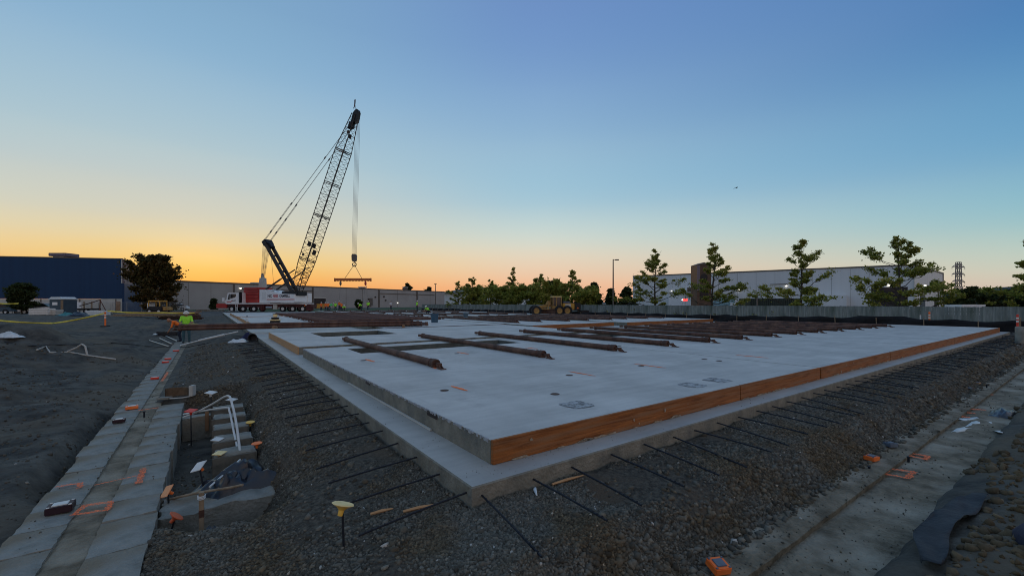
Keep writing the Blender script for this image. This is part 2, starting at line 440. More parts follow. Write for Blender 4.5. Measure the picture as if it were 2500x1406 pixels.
ORD = ['first', 'second', 'third', 'fourth', 'fifth', 'sixth', 'seventh', 'eighth', 'ninth', 'tenth', 'eleventh', 'twelfth', 'thirteenth', 'fourteenth', 'fifteenth', 'sixteenth', 'seventeenth', 'eighteenth', 'nineteenth', 'twentieth',
       'twenty-first', 'twenty-second', 'twenty-third', 'twenty-fourth', 'twenty-fifth', 'twenty-sixth', 'twenty-seventh', 'twenty-eighth', 'twenty-ninth', 'thirtieth']


# ================================================================== GROUND
def interp(x, xs, ys): return np.interp(x, xs, ys)


FOOT_L = (-3.36, -2.30)      # a range of the left footing
FOOT_Z = -.55


def height(a, b):
    a = np.asarray(a, float); b = np.asarray(b, float)
    dl = -a; dr = -b
    n1 = fbm(a * .9, b * .9, 4); n2 = fbm(a * 4 + 9, b * 4, 3); n3 = fbm(a * .22 + 3, b * .22 + 8, 3)
    # left side: berm, pit or slope, footing, dirt yard
    berm = interp(dl, [-1, 0, 1.0, 2.3, 3.3, 4.2], [-.2, -.17, -.32, -.60, -.66, -.5])
    pit = interp(dl, [-1, 0, .75, 1.1, 1.45, 3.3, 3.7], [-.2, -.17, -.26, -.42, -.98, -1.04, -.52])
    slope = interp(dl, [-1, 0, 1.0, 1.8, 2.75, 2.95, 3.5, 4.2], [-.2, -.17, -.24, -.36, -.545, -.66, -.62, -.5])
    wp = sst(b + .35 * np.sin(a * 2.5) + .9 * (a + 1.6), 1.7, 2.35) * (1 - sst(b + .2 * n1, 8.2, 8.9))
    ws = sst(b, 8.4, 9.2)
    left = berm * (1 - wp) * (1 - ws) + pit * wp + slope * ws * (1 - wp)
    rut = .03 * np.sin(a * 4.1 + 1.2 * n1) * sst(fbm(a * .3 + 90, b * .12, 2), -.1, .3)
    yard = -.52 + .10 * n1 + .055 * n2 + .05 * n3 + rut + .035 * fbm(a * 7 + 3, b * 7, 3)
    yard = yard + .30 * sst(dl, 4.5, 9)
    mound = np.exp(-(((a + 7.0) / 2.3) ** 2 + ((b - 19.0) / 2.6) ** 2)) * 1.2 + np.exp(-(((a + 11.0) / 3.0) ** 2 + ((b - 18.5) / 3.0) ** 2)) * 1.0 + np.exp(-(((a + 6.2) / 1.6) ** 2 + ((b - 10.5) / 2.6) ** 2)) * .25
    mound = mound + np.exp(-(((a + 4.6) / 1.6) ** 2 + ((b - 38) / 5.0) ** 2)) * .8
    yard = yard + mound * (1 + .25 * n1) - .25 * sst(dl, 4, 6) * sst(b, 14, 18) * (1 - sst(b, 26, 34)) - .30 * np.exp(-((a + 3.2) / 2.4) ** 2 - ((b - 26) / 4) ** 2)
    yard = yard + .40 * sst(b, 26, 50) * sst(dl, 0, 9)
    left = left * (1 - sst(dl, 3.4, 4.4)) + yard * sst(dl, 3.4, 4.4)
    # right side
    right = interp(dr + .05 * n1 + .03 * n2, [-1, 0, .80, .95, 1.30, 2.08, 2.20, 2.7, 3.4, 6], [-.2, -.17, -.21, -.27, -.60, -.66, -.50, -.36, -.26, -.2])
    right = right + .07 * n1 * sst(dr, 2.0, 2.6) + .06 * n2 * sst(dr, 2.0, 2.4)
    farr = .06 * n3 - .1
    right = right * (1 - sst(a, 32, 36)) + farr * sst(a, 32, 36)
    inside = np.full_like(a, -.3)
    inside = np.where((a > 34.5) | (b > 86), -.06 + .04 * n3, inside)
    z = np.where((a <= 0) & (b <= 0), np.minimum(interp(dl, [0, 1, 2.3], [-.17, -.30, -.56]), right + .06),
                 np.where(a <= 0, left, np.where(b <= 0, right, inside)))
    g = ((a < .02) & (dl < 2.3) | (b < .02) & (dr < 1.4)) & (a > -2.3) & (b > -1.4)
    z = z + np.where(g, .028 * n2 + .075 * n1 * sst(np.maximum(dl, dr), .1, .8), 0)
    far = sst(np.hypot(a, b), 70, 110)
    return z * (1 - far) + (-.05) * far


def axis(segs):
    out = []
    for a, b, st in segs: out += list(np.arange(a, b - 1e-6, st))
    out.append(segs[-1][1]); return np.array(out)


def build_ground():
    ax = axis([(-4000, -400, 600), (-400, -60, 20), (-60, -22, 1.0), (-22, -14, .3), (-14, -5, .13), (-5, 4.5, .055), (4.5, 14, .14), (14, 40, .6), (40, 100, 6), (100, 400, 30), (400, 4000, 600)])
    bx = axis([(-400, -40, 60), (-40, -6, 2), (-6, -3, .2), (-3, 6, .055), (6, 14, .10), (14, 30, .22), (30, 90, 1.2), (90, 400, 20), (400, 4400, 500)])
    A, B = np.meshgrid(ax, bx); Z = height(A, B)
    P = np.stack([CORNER.x + A * UX.x + B * VX.x, CORNER.y + A * UX.y + B * VX.y, Z], -1).reshape(-1, 3)
    na, nb = len(ax), len(bx); idx = np.arange(na * nb).reshape(nb, na)
    q = np.stack([idx[:-1, :-1], idx[:-1, 1:], idx[1:, 1:], idx[1:, :-1]], -1).reshape(-1, 4)
    me = bpy.data.meshes.new('ground'); me.vertices.add(len(P)); me.vertices.foreach_set('co', P.ravel())
    me.loops.add(q.size); me.loops.foreach_set('vertex_index', q.ravel()); me.polygons.add(len(q))
    me.polygons.foreach_set('loop_start', np.arange(0, q.size, 4)); me.polygons.foreach_set('loop_total', np.full(len(q), 4))
    ac = (ax[:-1] + ax[1:]) / 2; bc = (bx[:-1] + bx[1:]) / 2; AC, BC = np.meshgrid(ac, bc)
    mi = np.zeros(AC.shape, int)
    ed = .35 * fbm(AC * 1.2, BC * 1.2, 3)
    mi[((AC < 0) & (AC > -2.35) & (BC > -8) & (BC < 22)) | ((BC < 0) & (BC > -1.6) & (AC > -3) & (AC < 34))] = 1
    mi[(AC + ed < -1.3) & (BC > 2.2) & (BC < 8.6)] = 0
    mi[(np.hypot(AC, BC) > 75) | (AC > 35)] = 2
    gx = CORNER.x + AC * UX.x + BC * VX.x; gy = CORNER.y + AC * UX.y + BC * VX.y
    mi[(gy > 88) & (gy < 104 + (gx + 78) * 1.2) & (gx < -20) & (gx > -85)] = 3
    me.polygons.foreach_set('material_index', mi.ravel())
    for k in ('dirt', 'gravelbed', 'fargrnd', 'grass'): me.materials.append(M[k])
    me.update(); me.validate(); me.shade_smooth()
    return struct(link('ground', me))


build_ground()


def zat(x, y):
    a, b = AB((x, y)); return float(height(np.array([a]), np.array([b]))[0])


def Gt(px, py, z0=-.4, it=6):
    """world point where the sight line through (px, py) of the photograph first meets the terrain"""
    Y = np.concatenate([np.arange(2.2, 12, .01), np.arange(12, 80, .04)]); x = (px - CX) / K * Y; zr = H + (HZ - py) * Y / K
    dx, dy = x - CORNER.x, Y - CORNER.y; hit = np.nonzero(height(dx * UX.x + dy * UX.y, dx * VX.x + dy * VX.y) >= zr)[0]
    k = hit[0] if len(hit) else len(Y) - 1
    return Vector((x[k], Y[k], zr[k]))


# ================================================================== FLOOR SLAB with dowels
def pbox(mb, a0, a1, b0, b1, z0, z1, mi=0): mb.box(a0, a1, b0, b1, z0, z1, mi=mi)


SLAB_A, SLAB_B = 34.2, 84.0
mb = MB()
# ragged lower edge is hidden by gravel; small arris chamfer on the outer rim
c = .012
top = [(c, c), (SLAB_A - c, c), (SLAB_A - c, SLAB_B - c), (c, SLAB_B - c)]
rim = [(0, 0), (SLAB_A, 0), (SLAB_A, SLAB_B), (0, SLAB_B)]
vs = [Vector((x, y, 0)) for x, y in top] + [Vector((x, y, -c)) for x, y in rim] + [Vector((x, y, -.45)) for x, y in rim]
mb.add(vs, [(0, 1, 2, 3)], 0)
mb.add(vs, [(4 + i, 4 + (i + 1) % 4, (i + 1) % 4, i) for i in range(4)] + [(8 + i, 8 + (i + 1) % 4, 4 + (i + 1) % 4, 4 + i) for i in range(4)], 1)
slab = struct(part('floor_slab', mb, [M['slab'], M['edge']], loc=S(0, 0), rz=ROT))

dm = MB(); dm.tube([(0, .05, 0), (0, -.45, .004), (0, -.93, -.006)], .009, 7)
for k in range(18): dm.lathe([(.0092, 0), (.0112, .006), (.0092, .012)], 7, X=Matrix.Translation((0, -.02 - k * .05, .002)) @ Matrix.Rotation(math.pi / 2, 4, 'X'))
dowel = dm.mesh('rebar_dowel', M['rebar'], True)
for k in range(58):                                   # along the right edge
    o = link('rebar_dowel', dowel, slab, (.12 + .555 * k + random.uniform(-.05, .05), 0, -.085 + random.uniform(-.012, .012)))
    o.rotation_euler = (random.uniform(.0, .10), 0, random.uniform(-.10, .10))
for k in range(42):                                   # along the left edge
    o = link('rebar_dowel', dowel, slab, (0, .10 + .56 * k + random.uniform(-.05, .05), -.085 + random.uniform(-.012, .012)))
    o.rotation_euler = (random.uniform(.02, .13), 0, -math.pi / 2 + random.uniform(-.08, .08))

# ================================================================== CAST WALL PANELS
PT = .24


def panel(label, a0, a1, b0, b1, holes=(), front='form', left='edge', z=0.0, h=PT, marks=(), back=None, right='edge'):
    """a cast panel lying on the slab: concrete body with openings, form boards round it"""
    root = thing('concrete_casting', label, 'concrete panel', S(a0, b0, z), ROT)
    w, d = a1 - a0, b1 - b0; mb = MB()
    xs = sorted({0, w} | {v for hh in holes for v in (hh[0] - a0, hh[1] - a0)}); ys = sorted({0, d} | {v for hh in holes for v in (hh[2] - b0, hh[3] - b0)})

    def inhole(x, y): return any(hh[0] - a0 < x < hh[1] - a0 and hh[2] - b0 < y < hh[3] - b0 for hh in holes)
    g = 6e-3
    cells = {}
    for i in range(len(xs) - 1):
        for j in range(len(ys) - 1): cells[i, j] = not inhole((xs[i] + xs[i + 1]) / 2, (ys[j] + ys[j + 1]) / 2)
    for (i, j), on in cells.items():
        if not on: continue
        x0, x1, y0, y1 = xs[i], xs[i + 1], ys[j], ys[j + 1]
        mb.add([(x0, y0, h), (x1, y0, h), (x1, y1, h), (x0, y1, h)], [(0, 1, 2, 3)], 0)
        for di, dj, p, q in ((-1, 0, (x0, y0), (x0, y1)), (1, 0, (x1, y0), (x1, y1)), (0, -1, (x0, y0), (x1, y0)), (0, 1, (x0, y1), (x1, y1))):
            if not cells.get((i + di, j + dj), False):
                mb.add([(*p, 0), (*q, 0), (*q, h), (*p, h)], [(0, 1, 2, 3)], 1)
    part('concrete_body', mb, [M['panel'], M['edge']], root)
    for hh in holes:                                   # thin dark strips over the inner faces of the openings
        m2 = MB(); x0, x1, y0, y1 = hh[0] - a0, hh[1] - a0, hh[2] - b0, hh[3] - b0
        for (p0, p1, q0, q1) in ((x0 + g, x1 - g, y1 - .03, y1 - g), (x0 + g, x0 + .03, y0 + .03, y1 - .03), (x1 - .03, x1 - g, y0 + .03, y1 - .03), (x0 + g, x1 - g, y0 + g, y0 + .03)):
            m2.box(p0, p1, q0, q1, .004, h - .012)
        part('opening_liner', m2, mat('dark liner', (.070, .075, .066), (.115, .12, .105), 4, .85), root)

    def boards(side, m):
        n0 = 0; length = w if side in 'fb' else d; k = 0
        while n0 < length - .05:
            n1 = min(length, n0 + (4.85, 3.3, 4.9, 4.4)[k % 4]); m2 = MB(); t = .038; up = h + .004 + (k % 2) * .004; off = .004 + (k % 3) * .004
            if side == 'f': m2.bevbox(n0 + .004, n1 - .004, -t - off, -off, .004, up, .004)
            elif side == 'b': m2.bevbox(n0 + .004, n1 - .004, d + off, d + off + t, .004, up, .004)
            elif side == 'l': m2.bevbox(-t - off, -off, n0 + .004, n1 - .004, .004, up, .004)
            else: m2.bevbox(w + off, w + off + t, n0 + .004, n1 - .004, .004, up, .004)
            part('form_board', m2, m, root); n0 = n1; k += 1
    for side, what in (('f', front), ('l', left), ('b', back), ('r', right)):
        if what in ('form', 'formtan', 'formdark'): boards(side, M[what])
    for (x, y, ln, wd, rot) in marks:
        m2 = MB(); pts = []; n = 14
        for i in range(n + 1): pts.append((-ln / 2 + ln * i / n, -wd * (1 + random.uniform(-.3, .3)) * (1 - .8 * abs(2 * i / n - 1) ** 4)))
        for i in range(n, -1, -1): pts.append((-ln / 2 + ln * i / n, wd * (1 + random.uniform(-.3, .3)) * (1 - .8 * abs(2 * i / n - 1) ** 4)))
        Z = Matrix.Translation((x - a0, y - b0, h + .004)) @ Matrix.Rotation(rot, 4, 'Z')
        m2.add([Z @ Vector((p[0], p[1], 0)) for p in pts], [tuple(range(len(pts)))])
        part('paint_mark', m2, mat('solid marking paint', (.90, .16, .035), (1.0, .26, .08), 20, .8), root)
    return root


def on_panel(px, py): return AB(G(px, py, PT))


def mk(px, py, ln=.30, wd=.045, rot=1.62):
    a, b = on_panel(px, py); return (a, b, ln, wd, rot)


pA = panel('long front concrete panel with an orange form board meeting at the nearest corner', .42, 8.62, .36, 10.7, holes=[(1.5, 6.9, 8.55, 9.95)], left='edge',
           marks=[mk(1121, 948, .5, .035), mk(1420, 912, .7, .025), mk(903, 880, .6, .04), mk(1130, 862, .6, .04), mk(1063, 899, .2, .03), mk(1297, 850, .6, .04)])
pB = panel('second front concrete panel along the orange forms, under the middle braces', 8.65, 17.0, .36, 10.7, holes=[(10.0, 13.0, 8.55, 9.95)], left='edge',
           marks=[mk(1585, 893, .8, .03), mk(1835, 870, .8, .04)])
pC = panel('third front concrete panel along the orange forms, towards the black silt fence', 17.03, 25.4, .36, 10.7, left='edge')
pD = panel('farthest front concrete panel ending at the traffic post by the silt fence', 25.43, 33.6, .36, 10.7, left='edge', right='form')
pE = panel('concrete panel with tan form boards on its left edge under the long brace bundle', .42, 13.4, 11.35, 19.2, holes=[(1.9, 5.0, 15.2, 17.9)], left='formtan', front='edge')
pF = panel('concrete panel behind the dark weathered form board by the blue bins', 5.9, 13.9, 19.62, 29.0, left='edge', front='formdark')
pG = panel('concrete panel with brown form boards in the middle of the slab', 14.2, 21.5, 17.2, 35.5, left='edge', front='form')
pH = panel('concrete panel with brown form boards right of the middle one', 22.2, 33.4, 16.6, 35.0, left='edge', front='form')
pI = panel('narrow concrete panel with tan forms at the left slab edge before the crane', .5, 5.2, 28.0, 46.0, left='formtan', front='edge')
pJ = panel('concrete panel with tan forms next to the red crane bumper', .5, 9.0, 47.5, 66.0, left='formtan', front='formtan')
pK = panel('far concrete panel left of the workers in high-vis vests', 9.6, 20.0, 38.0, 50.0, left='edge', front='edge')
pL = panel('far concrete panel in front of the yellow grader', 20.6, 33.0, 37.0, 47.0, left='edge', front='edge')
pM = panel('distant concrete panel beside the crouching workers', 12.0, 22.0, 52.0, 62.0, left='edge', front='edge')
pN = panel('distant concrete panel near the bend of the fence', 22.6, 33.0, 49.5, 62.0, left='edge', front='edge')
pO = panel('most distant concrete panel before the grey warehouse', 13.0, 32.0, 64.0, 76.0, left='edge', front='formdark')

# details on the near panel: conduit strip at its foot, lifting inserts, rubbed patches, edge chips
m2 = MB(); m2.box(-.03, -.008, 1.35, 5.2, .004, .03); part('conduit_strip', m2, M['bandwall'], pA)
for (px, py, rot) in ((1085, 953, 0), (887, 880, 0), (1390, 916, 0), (1115, 863, 0), (1565, 893, 0), (1282, 852, 0), (1355, 962, 0), (1720, 877, 0), (1755, 881, 0), (1512, 845, 0)):
    a, b = on_panel(px, py); pr = pA if a < 8.6 else pB; oa = .42 if pr is pA else 8.65; m2 = MB()
    m2.lathe([(.001, 0), (.05, .0), (.062, .004), (.07, .0)], 14, X=Matrix.Translation((a - oa, b - .36, PT + .003)))
    part('lifting_insert', m2, M['formdark'], pr)
patchm = mat('rubbed patch', (.16, .16, .155), (.40, .41, .41), 14, .8, .3, 30, contrast=(.42, .58))
for (px, py, s) in ((1408, 988, .19), (1690, 940, .20), (1750, 928, .20)):
    a, b = on_panel(px, py); m2 = MB(); n = 20; pr = pA if a < 8.6 else pB; oa = .42 if pr is pA else 8.65
    pts = []
    for k in range(n):
        t = 2 * math.pi * k / n; q = s / max(abs(math.cos(t)), abs(math.sin(t))) * random.uniform(.88, 1.05); pts.append(Vector((a - oa + q * math.cos(t), b - .36 + q * math.sin(t), PT + .004)))
    m2.add(pts, [tuple(range(n))]); part('rubbed_patch', m2, patchm, pr)
for (b, ln, dp) in ((1.2, .30, .035), (3.9, .22, .03), (6.4, .15, .02)):
    m2 = MB(); m2.bevbox(-.006, .012, b, b + ln, PT - .07, PT - .004, .003); part('edge_block', m2, M['darkdoor'], pA)
# crumbly mortar rim along the bare left edge of the near panel
m2 = MB()
for k in range(420):
    y = random.uniform(.02, 10.3); s = random.uniform(.006, .02)
    m2.bevbox(-s * .5, s, y, y + s * random.uniform(1, 4), PT - random.uniform(.01, .035), PT + random.uniform(.002, .006), s * .25)
cr = part('mortar_crumbs', m2, mat('mortar crumbs', (.26, .27, .28), (.42, .43, .44), 20, .9), pA); cr['kind'] = 'stuff'
# mortar slop on the front form boards
slop = mat('mortar slop', (.24, .18, .12), (.38, .33, .26), 20, .9, .4, 50)
for (pr, oa, a0, a1) in ((pA, .42, .55, 8.5), (pB, 8.65, 8.8, 16.8)):
    for k in range(30):
        x = random.uniform(a0, a1) - oa; n = 12; low = k % 6; r = random.uniform(.012, .05); zc = .012 if low else random.uniform(.05, .2); m2 = MB(); pts = []
        for i in range(n):
            t = 2 * math.pi * i / n; q = r * random.uniform(.5, 1.2)
            pts.append(Vector((x + q * math.cos(t) * (3.5 if low else .8), -.0575, min(max(zc + q * math.sin(t) * (.6 if low else .9), .006), .235))))
        m2.add(pts, [tuple(range(n))]); part('mortar_splash', m2, slop, pr)
# starter bars standing out of the gap between the two left panels
m2r = MB(); m2r.tube([(0, 0, 0), (.02, -.16, .02), (.05, -.30, .05)], .008, 6); sb = m2r.mesh('starter_bar', M['rebar'], True)
for k in range(14): link('starter_bar', sb, pE, (.5 + k * .62 + random.uniform(-.05, .05), .0, .19)).rotation_euler = (random.uniform(-.1, .3), 0, random.uniform(-.5, .1))


# ================================================================== FOOTINGS
def lump(a0, a1, b0, b1, z0, z1, na=8, nb=10, amp=.012, jag=.015, seed=0):
    """concrete piece with an uneven top and slightly ragged outline, in site coordinates about its centre"""
    r = np.random.default_rng(seed); mb = MB(); ca, cb = (a0 + a1) / 2, (b0 + b1) / 2
    A = np.linspace(a0, a1, na + 1); B = np.linspace(b0, b1, nb + 1); vs = []; GA, GB = np.meshgrid(A, B); NZ = fbm(GA * 6 + seed, GB * 6, 3)
    for j, b in enumerate(B):
        for i, a in enumerate(A):
            e = (i in (0, na)) or (j in (0, nb))
            vs.append((a - ca + (r.uniform(-jag, jag) if e else 0), b - cb + (r.uniform(-jag, jag) if e else 0), z1 + NZ[j, i] * amp - (.012 if e else 0)))
    n = na + 1; mb.add(vs, [(j * n + i, j * n + i + 1, (j + 1) * n + i + 1, (j + 1) * n + i) for j in range(nb) for i in range(na)])
    per = [i for i in range(n)] + [j * n + na for j in range(1, nb + 1)] + [nb * n + i for i in range(na - 1, -1, -1)] + [j * n for j in range(nb - 1, 0, -1)]
    low = [(vs[k][0], vs[k][1], z0) for k in per]; m = len(per)
    mb.add([vs[k] for k in per] + low, [(k, m + k, m + (k + 1) % m, (k + 1) % m) for k in range(m)])
    return mb, (ca, cb)


def footing_root(): return struct(link('concrete_footing', None))


# left footing: two lanes of slabs with a muddy channel between them
FL = struct(thing('concrete_footing', '', '', S(0, 0), ROT))
for k_ in ('label', 'category'): del FL[k_]
b = -2.6; k = 0
while b < 27:
    ln = random.uniform(.50, .72)
    z = FOOT_Z + random.uniform(-.006, .006)
    m2, c_ = lump(-3.36 + random.uniform(-.03, .02), -2.985, b + .004, b + ln - .004, -1.1, z, 6, 8, .012, .007, k)
    part('slab_segment', m2, M['footing'], FL, True, (c_[0], c_[1], 0)); k += 1
    b += ln
b = -2.6
while b < 8.4:
    ln = random.uniform(.50, .72); b1 = min(b + ln, 8.45)
    m2, c_ = lump(-2.72, -2.30 + random.uniform(-.012, .012), b + .004, b1 - .004, -1.15, FOOT_Z + random.uniform(-.006, .006), 6, 8, .012, .007, k)
    part('slab_segment', m2, M['footing'], FL, True, (c_[0], c_[1], 0)); k += 1
    b += ln
m2, c_ = lump(-3.0, -2.70, -2.7, 27, -1.1, FOOT_Z - .030, 8, 300, .016, 0, 5)
part('muddy_channel', m2, M['mud'], FL, True, (c_[0], c_[1], 0))

# right footing: shoulder with a rolled lip, lower muddy strip
FR = struct(thing('concrete_footing', '', '', S(0, 0), ROT))
for k_ in ('label', 'category'): del FR[k_]
a = -1.0
while a < 34:
    ln = 2.4; m2, c_ = lump(a + .002, a + ln - .002, -1.55, -1.0, -1.2, FOOT_Z, 26, 8, .012, .004, k)
    part('shoulder_slab', m2, M['mud'], FR, True, (c_[0], c_[1], 0)); k += 1; a += ln
m2, c_ = lump(-1.0, 34, -2.45, -1.54, -1.2, FOOT_Z - .050, 420, 14, .016, 0, 9)
part('muddy_strip', m2, M['mud'], FR, True, (c_[0], c_[1], 0))


def sprayed(parent, poly, z, closed=True, wd=.03):
    """sprayed paint line along a polyline, laid 4 mm above the surface it marks"""
    pts = [Vector((p[0], p[1], 0)) for p in poly]; mb = MB()
    seg = list(zip(pts, pts[1:] + ([pts[0]] if closed else [])))
    if not closed: seg = seg[:len(pts) - 1]
    for i, (p, q) in enumerate(seg):
        d = (q - p).normalized(); nrm = Vector((-d.y, d.x, 0)); n = max(4, int((q - p).length / .03)); L0 = []; R0 = []
        for t in range(n + 1):
            c0 = p.lerp(q, t / n) + d * (0 if 0 < t < n else (wd * .4 if t else -wd * .4)); w1, w2 = wd / 2 * random.uniform(.7, 1.9), wd / 2 * random.uniform(.7, 1.9)
            L0.append(c0 + nrm * w1 + Vector((0, 0, z + i * .0007))); R0.append(c0 - nrm * w2 + Vector((0, 0, z + i * .0007)))
        mb.add(L0 + R0, [(t, t + 1, n + 2 + t, n + 1 + t) for t in range(n)])
    return part('paint_mark', mb, M['paint'], parent)


def pix_ab(px, py, z): return AB(G(px, py, z))


ZL = FOOT_Z + .018
sprayed(FL, [pix_ab(*p, ZL) for p in ((182, 1255), (262, 1243), (270, 1224), (205, 1234))], ZL, True, .04)
sprayed(FL, [pix_ab(*p, ZL) for p in ((338, 1178), (352, 1142))], ZL, False, .045)
sprayed(FL, [pix_ab(*p, ZL) for p in ((232, 1183), (345, 1158))], ZL, False, .02)
sprayed(FL, [pix_ab(*p, ZL) for p in ((140, 1187), (198, 1178), (195, 1190))], ZL, False, .04)
sprayed(FL, [pix_ab(*p, ZL) for p in ((340, 1001), (384, 995))], ZL, False, .05)
sprayed(FL, [pix_ab(*p, ZL) for p in ((395, 930), (410, 908))], ZL, False, .05)
ZR = FOOT_Z - .030
for quad in (((2158, 1156), (2216, 1166), (2230, 1151), (2168, 1143)), ((2215, 1110), (2260, 1121), (2266, 1113), (2218, 1105))):
    sprayed(FR, [pix_ab(*p, ZR) for p in quad], ZR, True, .045)
for ln_ in (((2320, 1012), (2362, 1018)), ((2325, 1003), (2375, 1008)), ((2335, 996), (2400, 1000)), ((2385, 958), (2420, 963)), ((2430, 913), (2462, 917))):
    sprayed(FR, [pix_ab(*p, ZR) for p in ln_], ZR, False, .09)


# ------------------------------------------------------------------ embed plates / plastic boxes lying on the footings
def paver_box(p, rz, label, body, topm, s=.16, h=.055):
    o = thing('marker_block', label, 'block', p, rz, 'small blocks lying on the footings')
    m2 = MB(); m2.bevbox(-s / 2, s / 2, -s * .42, s * .42, .0, h, .006); part('body', m2, body, o)
    m2 = MB(); m2.bevbox(-s * .30, s * .30, -s * .25, s * .25, h - .004, h + .008, .003)
    for sx in (-1, 1):
        for sy in (-1, 1): m2.bevbox(sx * s * .40 - s * .06, sx * s * .40 + s * .06, sy * s * .32 - s * .05, sy * s * .32 + s * .05, h - .004, h + .006, .002)
    part('top_plate', m2, topm, o)
    return o


slate = mat('slate plate', (.10, .12, .15), (.15, .17, .20), 10, .6); dk = mat('dark maroon plastic', (.03, .012, .018), rough=.5); og = M['caporange']; wht = M['capwhite']
paver_box(G(148, 1246, FOOT_Z + .01), ROT, 'dark maroon block with a white top beside the painted rectangle on the left footing', dk, wht, .20, .07)
paver_box(G(291, 1030, FOOT_Z + .01), ROT, 'white topped block alone on the left footing below the orange one', dk, wht, .17)
paver_box(G(322, 997, FOOT_Z + .01), ROT + .1, 'flat orange block with white edge on the left footing', og, wht, .20)
paver_box(G(378, 925, FOOT_Z + .01), ROT, 'small red block on the left footing before the far pair', M['capred'], wht, .18)
paver_box(G(404, 885, FOOT_Z + .01), ROT, 'nearer red block of the pair far along the left footing', M['capred'], wht, .2)
paver_box(G(410, 877, FOOT_Z + .01), ROT, 'farther red block of the pair far along the left footing', M['capred'], wht, .2)
paver_box(G(430, 857, FOOT_Z + .01), ROT, 'red block at the far end of the left footing near the workers', M['capred'], wht, .22)
q_ = paver_box(G(1752, 1388, FOOT_Z + .02), ROT - .35, 'orange square block with a slate cross plate at the foot of the gravel', og, slate, .15, .06); q_.rotation_euler = (.25, .06, ROT - .35)
paver_box(G(2128, 1122, FOOT_Z + .015), ROT - .2, 'orange edged block beside the painted rectangle on the right footing', og, slate, .15)
paver_box(G(2174, 1089, FOOT_Z + .015), ROT - .5, 'violet grey block on the right footing above the painted rectangle', slate, slate, .14)
paver_box(G(2364, 952, FOOT_Z + .015), ROT, 'brown block lying at the gravel foot far along the right footing', M['formdark'], slate, .2)
paver_box(G(2382, 938, FOOT_Z + .015), ROT, 'tan block lying farthest along the right footing', M['formtan'], slate, .2)

# ================================================================== PIT: steps, cross wall, stakes, caps, pvc, sheet
m2, c_ = lump(-2.28, -.98, 2.50, 3.05, -1.2, -.63, 14, 10, .03, .02, 77)
o = part('concrete_step', m2, M['footing'], None, False, S(c_[0], c_[1]), ROT); tag(o, 'wide low concrete block crossing the pit at its near end', 'concrete block')
lab = ['nearest, next to the black plastic sheet', 'second', 'third', 'fourth', 'farthest']
for k in range(5):
    b0 = 4.05 + k * .72
    o = thing('concrete_step', 'plank-faced concrete step in the pit, %s of the five' % lab[k], 'concrete block', S(-1.55, b0 + .2), ROT, 'concrete steps in the pit')
    m2, c_ = lump(-.24, .26, -.17, .20, -.42, .0 + .02 * k, 8, 6, .02, .014, 90 + k); part('concrete_body', m2, M['footing'], o, False, (.01, .025, -.56))
    m2 = MB(); m2.bevbox(-.27, .25, -.225, -.19, -1.0, -.57 + .02 * k, .004); part('face_board', m2, mat('grimy board', (.085, .080, .066), (.15, .14, .115), 8, .85, .3, 30), o)
o = thing('pit_wall', 'short concrete cross wall between the footing and the steps', 'concrete wall', S(-2.02, 7.2), ROT)
m2, c_ = lump(-.26, .26, -.12, .12, -.45, -.0, 6, 4, .01, .01, 120); part('concrete_body', m2, M['footing'], o, True, (0, 0, -.6))
m2 = MB(); m2.bevbox(.10, .16, -.16, -.125, -.9, -.52, .004); part('wood_cleat', m2, M['plank'], o)


def cap(p_top, p_bot, label, colm, topm=None, tilt=(0, 0), s=.055, square=True):
    """plastic safety cap on a rebar stake"""
    base = Vector(p_bot); top = Vector(p_top); o = thing('rebar_stake', label, 'rebar cap', base, 0, 'capped rebar stakes')
    m2 = MB(); m2.cyl((0, 0, -.1), top - base, .009, n=7); part('stake', m2, M['rebar'], o, True)
    X = Matrix.Translation(top - base) @ Matrix.Rotation(tilt[0], 4, 'X') @ Matrix.Rotation(tilt[1], 4, 'Y')
    m2 = MB(); m2.lathe([(.001, -s * .9), (s * .26, -s * .9), (s * .30, -s * .35), (s * .55, -s * .1), (s * .95, s * .12), (s * .95, s * .2), (.001, s * .2)], 14, X)
    sk = part('cap_skirt', m2, colm, o, True)
    m2 = MB(); n = 8
    if square: m2.bevbox(-s * 1.1, s * 1.1, -s * 1.1, s * 1.1, s * .16, s * .32, s * .06, X)
    else: m2.lathe([(.001, s * .16), (s * 1.1, s * .16), (s * 1.2, s * .24), (s * 1.1, s * .34), (s * .5, s * .30), (.001, s * .36)], 9, X)
    part('cap_plate', m2, topm or colm, o, not square)
    return o


p = Gt(840, 1336, -.35); cap(F(836, 1236, p.y), p, 'round yellow rebar cap on a stake in the gravel, nearest the camera', M['capyellow'], M['captop'], (-.30, .18), .072, False)


def pcap(cx, cy, bx, by, zb, *a, **k):
    p = G(bx, by, zb); return cap(F(cx, cy, p.y), p, *a, **k)


